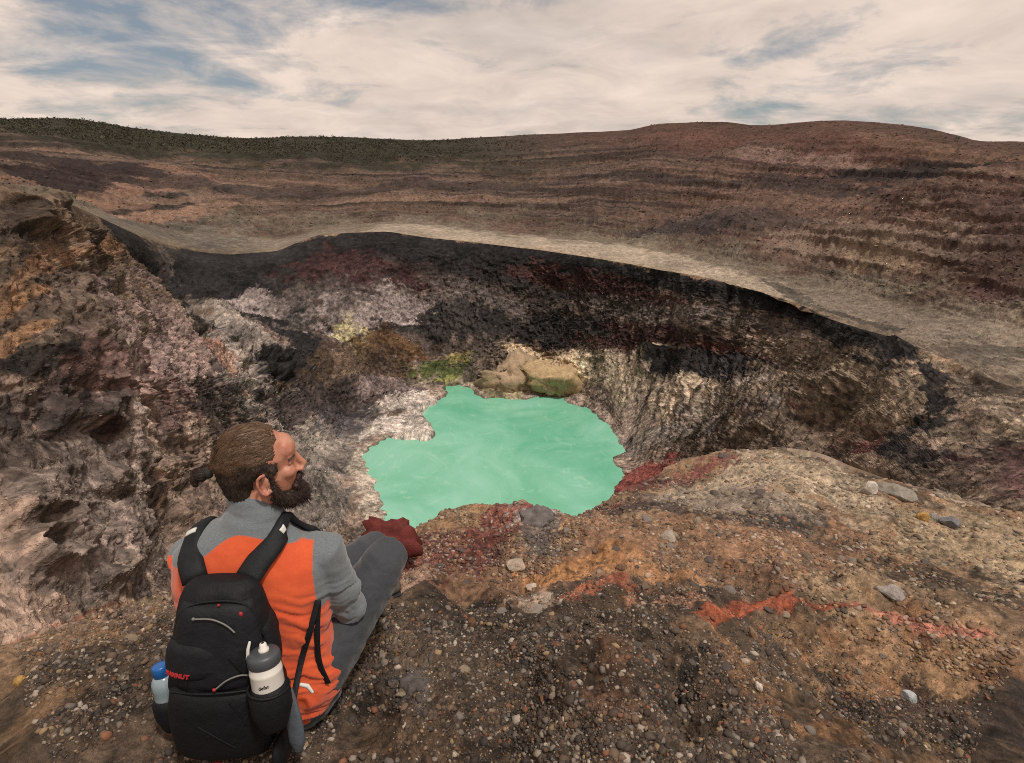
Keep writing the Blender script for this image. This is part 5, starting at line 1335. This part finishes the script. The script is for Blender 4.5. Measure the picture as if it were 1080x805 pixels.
# blue water bottle on the other side
wb = bpy.data.objects.new('water_bottle', None); COL.objects.link(wb); wb.location = CA
tag(wb, "clear and blue plastic water bottle tucked into the backpack's left side", 'bottle')
m_clear = plastic('clear_plastic', srgb(176, 196, 204), .2, .45); m_blue = plastic('blue_plastic', srgb(26, 132, 186), .3, .1); m_dblue = plastic('blue_cap_plastic', srgb(28, 92, 160), .35)
v, f = lathe([(-.015, .024), (-.01, .029), (.0, .0315), (.02, .030), (.024, .0315), (.045, .030), (.050, .0312)], CA, CAX); kid(mesh_obj('bottle_base', v, f, m_blue, None, True), wb)
v, f = lathe([(.0505, .0308), (.056, .0315), (.075, .0295), (.080, .0315), (.100, .0300), (.112, .024), (.120, .016)], CA, CAX); kid(mesh_obj('bottle_body', v, f, m_clear, None, True), wb)
v, f = lathe([(.115, .0175), (.117, .0205), (.142, .0205), (.146, .0185), (.147, .010)], CA, CAX); kid(mesh_obj('cap', v, f, m_dblue, None, True), wb)
# ---------------------------------------------------------------- camera, sky and sun
cam = bpy.data.cameras.new('camera'); camo = bpy.data.objects.new('camera', cam); COL.objects.link(camo)
camo.rotation_euler = (R_(90 - 21.4), 0, 0)
cam.sensor_width = 36; cam.lens = 36 * 643 / 1080
cam.clip_start = 0.05; cam.clip_end = 30000
scene.camera = camo
SUN_EL, SUN_AZ = 66, 135         # bearing clockwise from the view direction
w = bpy.data.worlds.new('World'); scene.world = w; w.use_nodes = True
nt = w.node_tree; nt.nodes.clear()
out = nt.nodes.new('ShaderNodeOutputWorld'); bg = nt.nodes.new('ShaderNodeBackground')
nt.links.new(bg.outputs[0], out.inputs[0]); bg.inputs['Strength'].default_value = .1
sky = N(nt, 'TexSky', sky_type='NISHITA'); sky.sun_disc = False
sky.sun_elevation = R_(SUN_EL); sky.sun_rotation = R_(SUN_AZ); sky.altitude = 2300; sky.dust_density = 2.0
co = N(nt, 'TexCoord').outputs['Generated']
sep = N(nt, 'SeparateXYZ'); nt.links.new(co, sep.inputs[0])
zz = N(nt, 'Math', operation='MAXIMUM', i_1=-.08); nt.links.new(sep.outputs[2], zz.inputs[0])
za = N(nt, 'Math', operation='ADD', i_1=.22); nt.links.new(zz.outputs[0], za.inputs[0])
dx = N(nt, 'Math', operation='DIVIDE'); nt.links.new(sep.outputs[0], dx.inputs[0]); nt.links.new(za.outputs[0], dx.inputs[1])
dy = N(nt, 'Math', operation='DIVIDE'); nt.links.new(sep.outputs[1], dy.inputs[0]); nt.links.new(za.outputs[0], dy.inputs[1])
cv = N(nt, 'CombineXYZ'); nt.links.new(dx.outputs[0], cv.inputs[0]); nt.links.new(dy.outputs[0], cv.inputs[1])
mp = N(nt, 'Mapping'); mp.inputs['Scale'].default_value = (1.0, 1.0, 1); mp.inputs['Location'].default_value = (SKY_OFF[0], SKY_OFF[1], 0)
nt.links.new(cv.outputs[0], mp.inputs[0])
c1_ = noise_node(nt, mp.outputs[0], .8, 10, .60, .55)
c2_ = noise_node(nt, mp.outputs[0], 2.6, 10, .62, .5)
c3_ = noise_node(nt, mp.outputs[0], 1.1, 6, .55, .2)
# two gaps where the cloud deck opens, and thinner cloud between
mixc = N(nt, 'Mix', data_type='FLOAT'); mixc.inputs[0].default_value = .30; nt.links.new(c1_.outputs['Fac'], mixc.inputs[2]); nt.links.new(c2_.outputs['Fac'], mixc.inputs[3])
cover = mixc.outputs[0]
for (ax_, ay_, az_), w0, w1, amt in GAPS:
    dt = N(nt, 'VectorMath', operation='DOT_PRODUCT'); dt.inputs[1].default_value = Vector((ax_, ay_, az_)).normalized(); nt.links.new(co, dt.inputs[0])
    lobe = maprange(nt, dt.outputs['Value'], w0, w1, 0, amt)
    sb_ = N(nt, 'Math', operation='SUBTRACT'); nt.links.new(cover, sb_.inputs[0]); nt.links.new(lobe, sb_.inputs[1]); cover = sb_.outputs[0]
low_ = maprange(nt, sep.outputs[2], .0, .07, .05, 0)
ad_ = N(nt, 'Math', operation='ADD'); nt.links.new(cover, ad_.inputs[0]); nt.links.new(low_, ad_.inputs[1]); cover = ad_.outputs[0]
cov = maprange(nt, cover, .36, .475, 0, 1)
shade = maprange(nt, c2_.outputs['Fac'], .28, .72, .80, 1.10)
grey = maprange(nt, c3_.outputs['Fac'], .50, .66, 0, .42)
blue = mix_rgb(nt, 'MIX', .72, sky.outputs[0], (2.5, 2.7, 2.8))
cloud = mix_rgb(nt, 'MIX', grey, (8.1, 6.75, 5.85), (4.3, 4.0, 3.9))
cloud = mix_rgb(nt, 'MULTIPLY', 1.0, cloud, shade)
fin = mix_rgb(nt, 'MIX', cov, blue, cloud)
nt.links.new(fin, bg.inputs['Color'])
sun = bpy.data.lights.new('sun', 'SUN'); sun.energy = 2.7; sun.angle = R_(6); sun.color = (1, .93, .84)
so_ = bpy.data.objects.new('sun', sun); COL.objects.link(so_)
dirv = Vector((math.sin(R_(SUN_AZ)) * math.cos(R_(SUN_EL)), math.cos(R_(SUN_AZ)) * math.cos(R_(SUN_EL)), math.sin(R_(SUN_EL))))
so_.rotation_euler = dirv.to_track_quat('Z', 'Y').to_euler()
vs = scene.view_settings; vs.view_transform = 'Standard'; vs.look = 'None'; vs.gamma = 1; vs.use_curve_mapping = False
scene.display_settings.display_device = 'sRGB'
vs.exposure = EXPOSURE
scene.cycles.max_bounces = 6; scene.cycles.use_denoising = False; scene.cycles.filter_width = 1.0
bpy.context.view_layer.update()
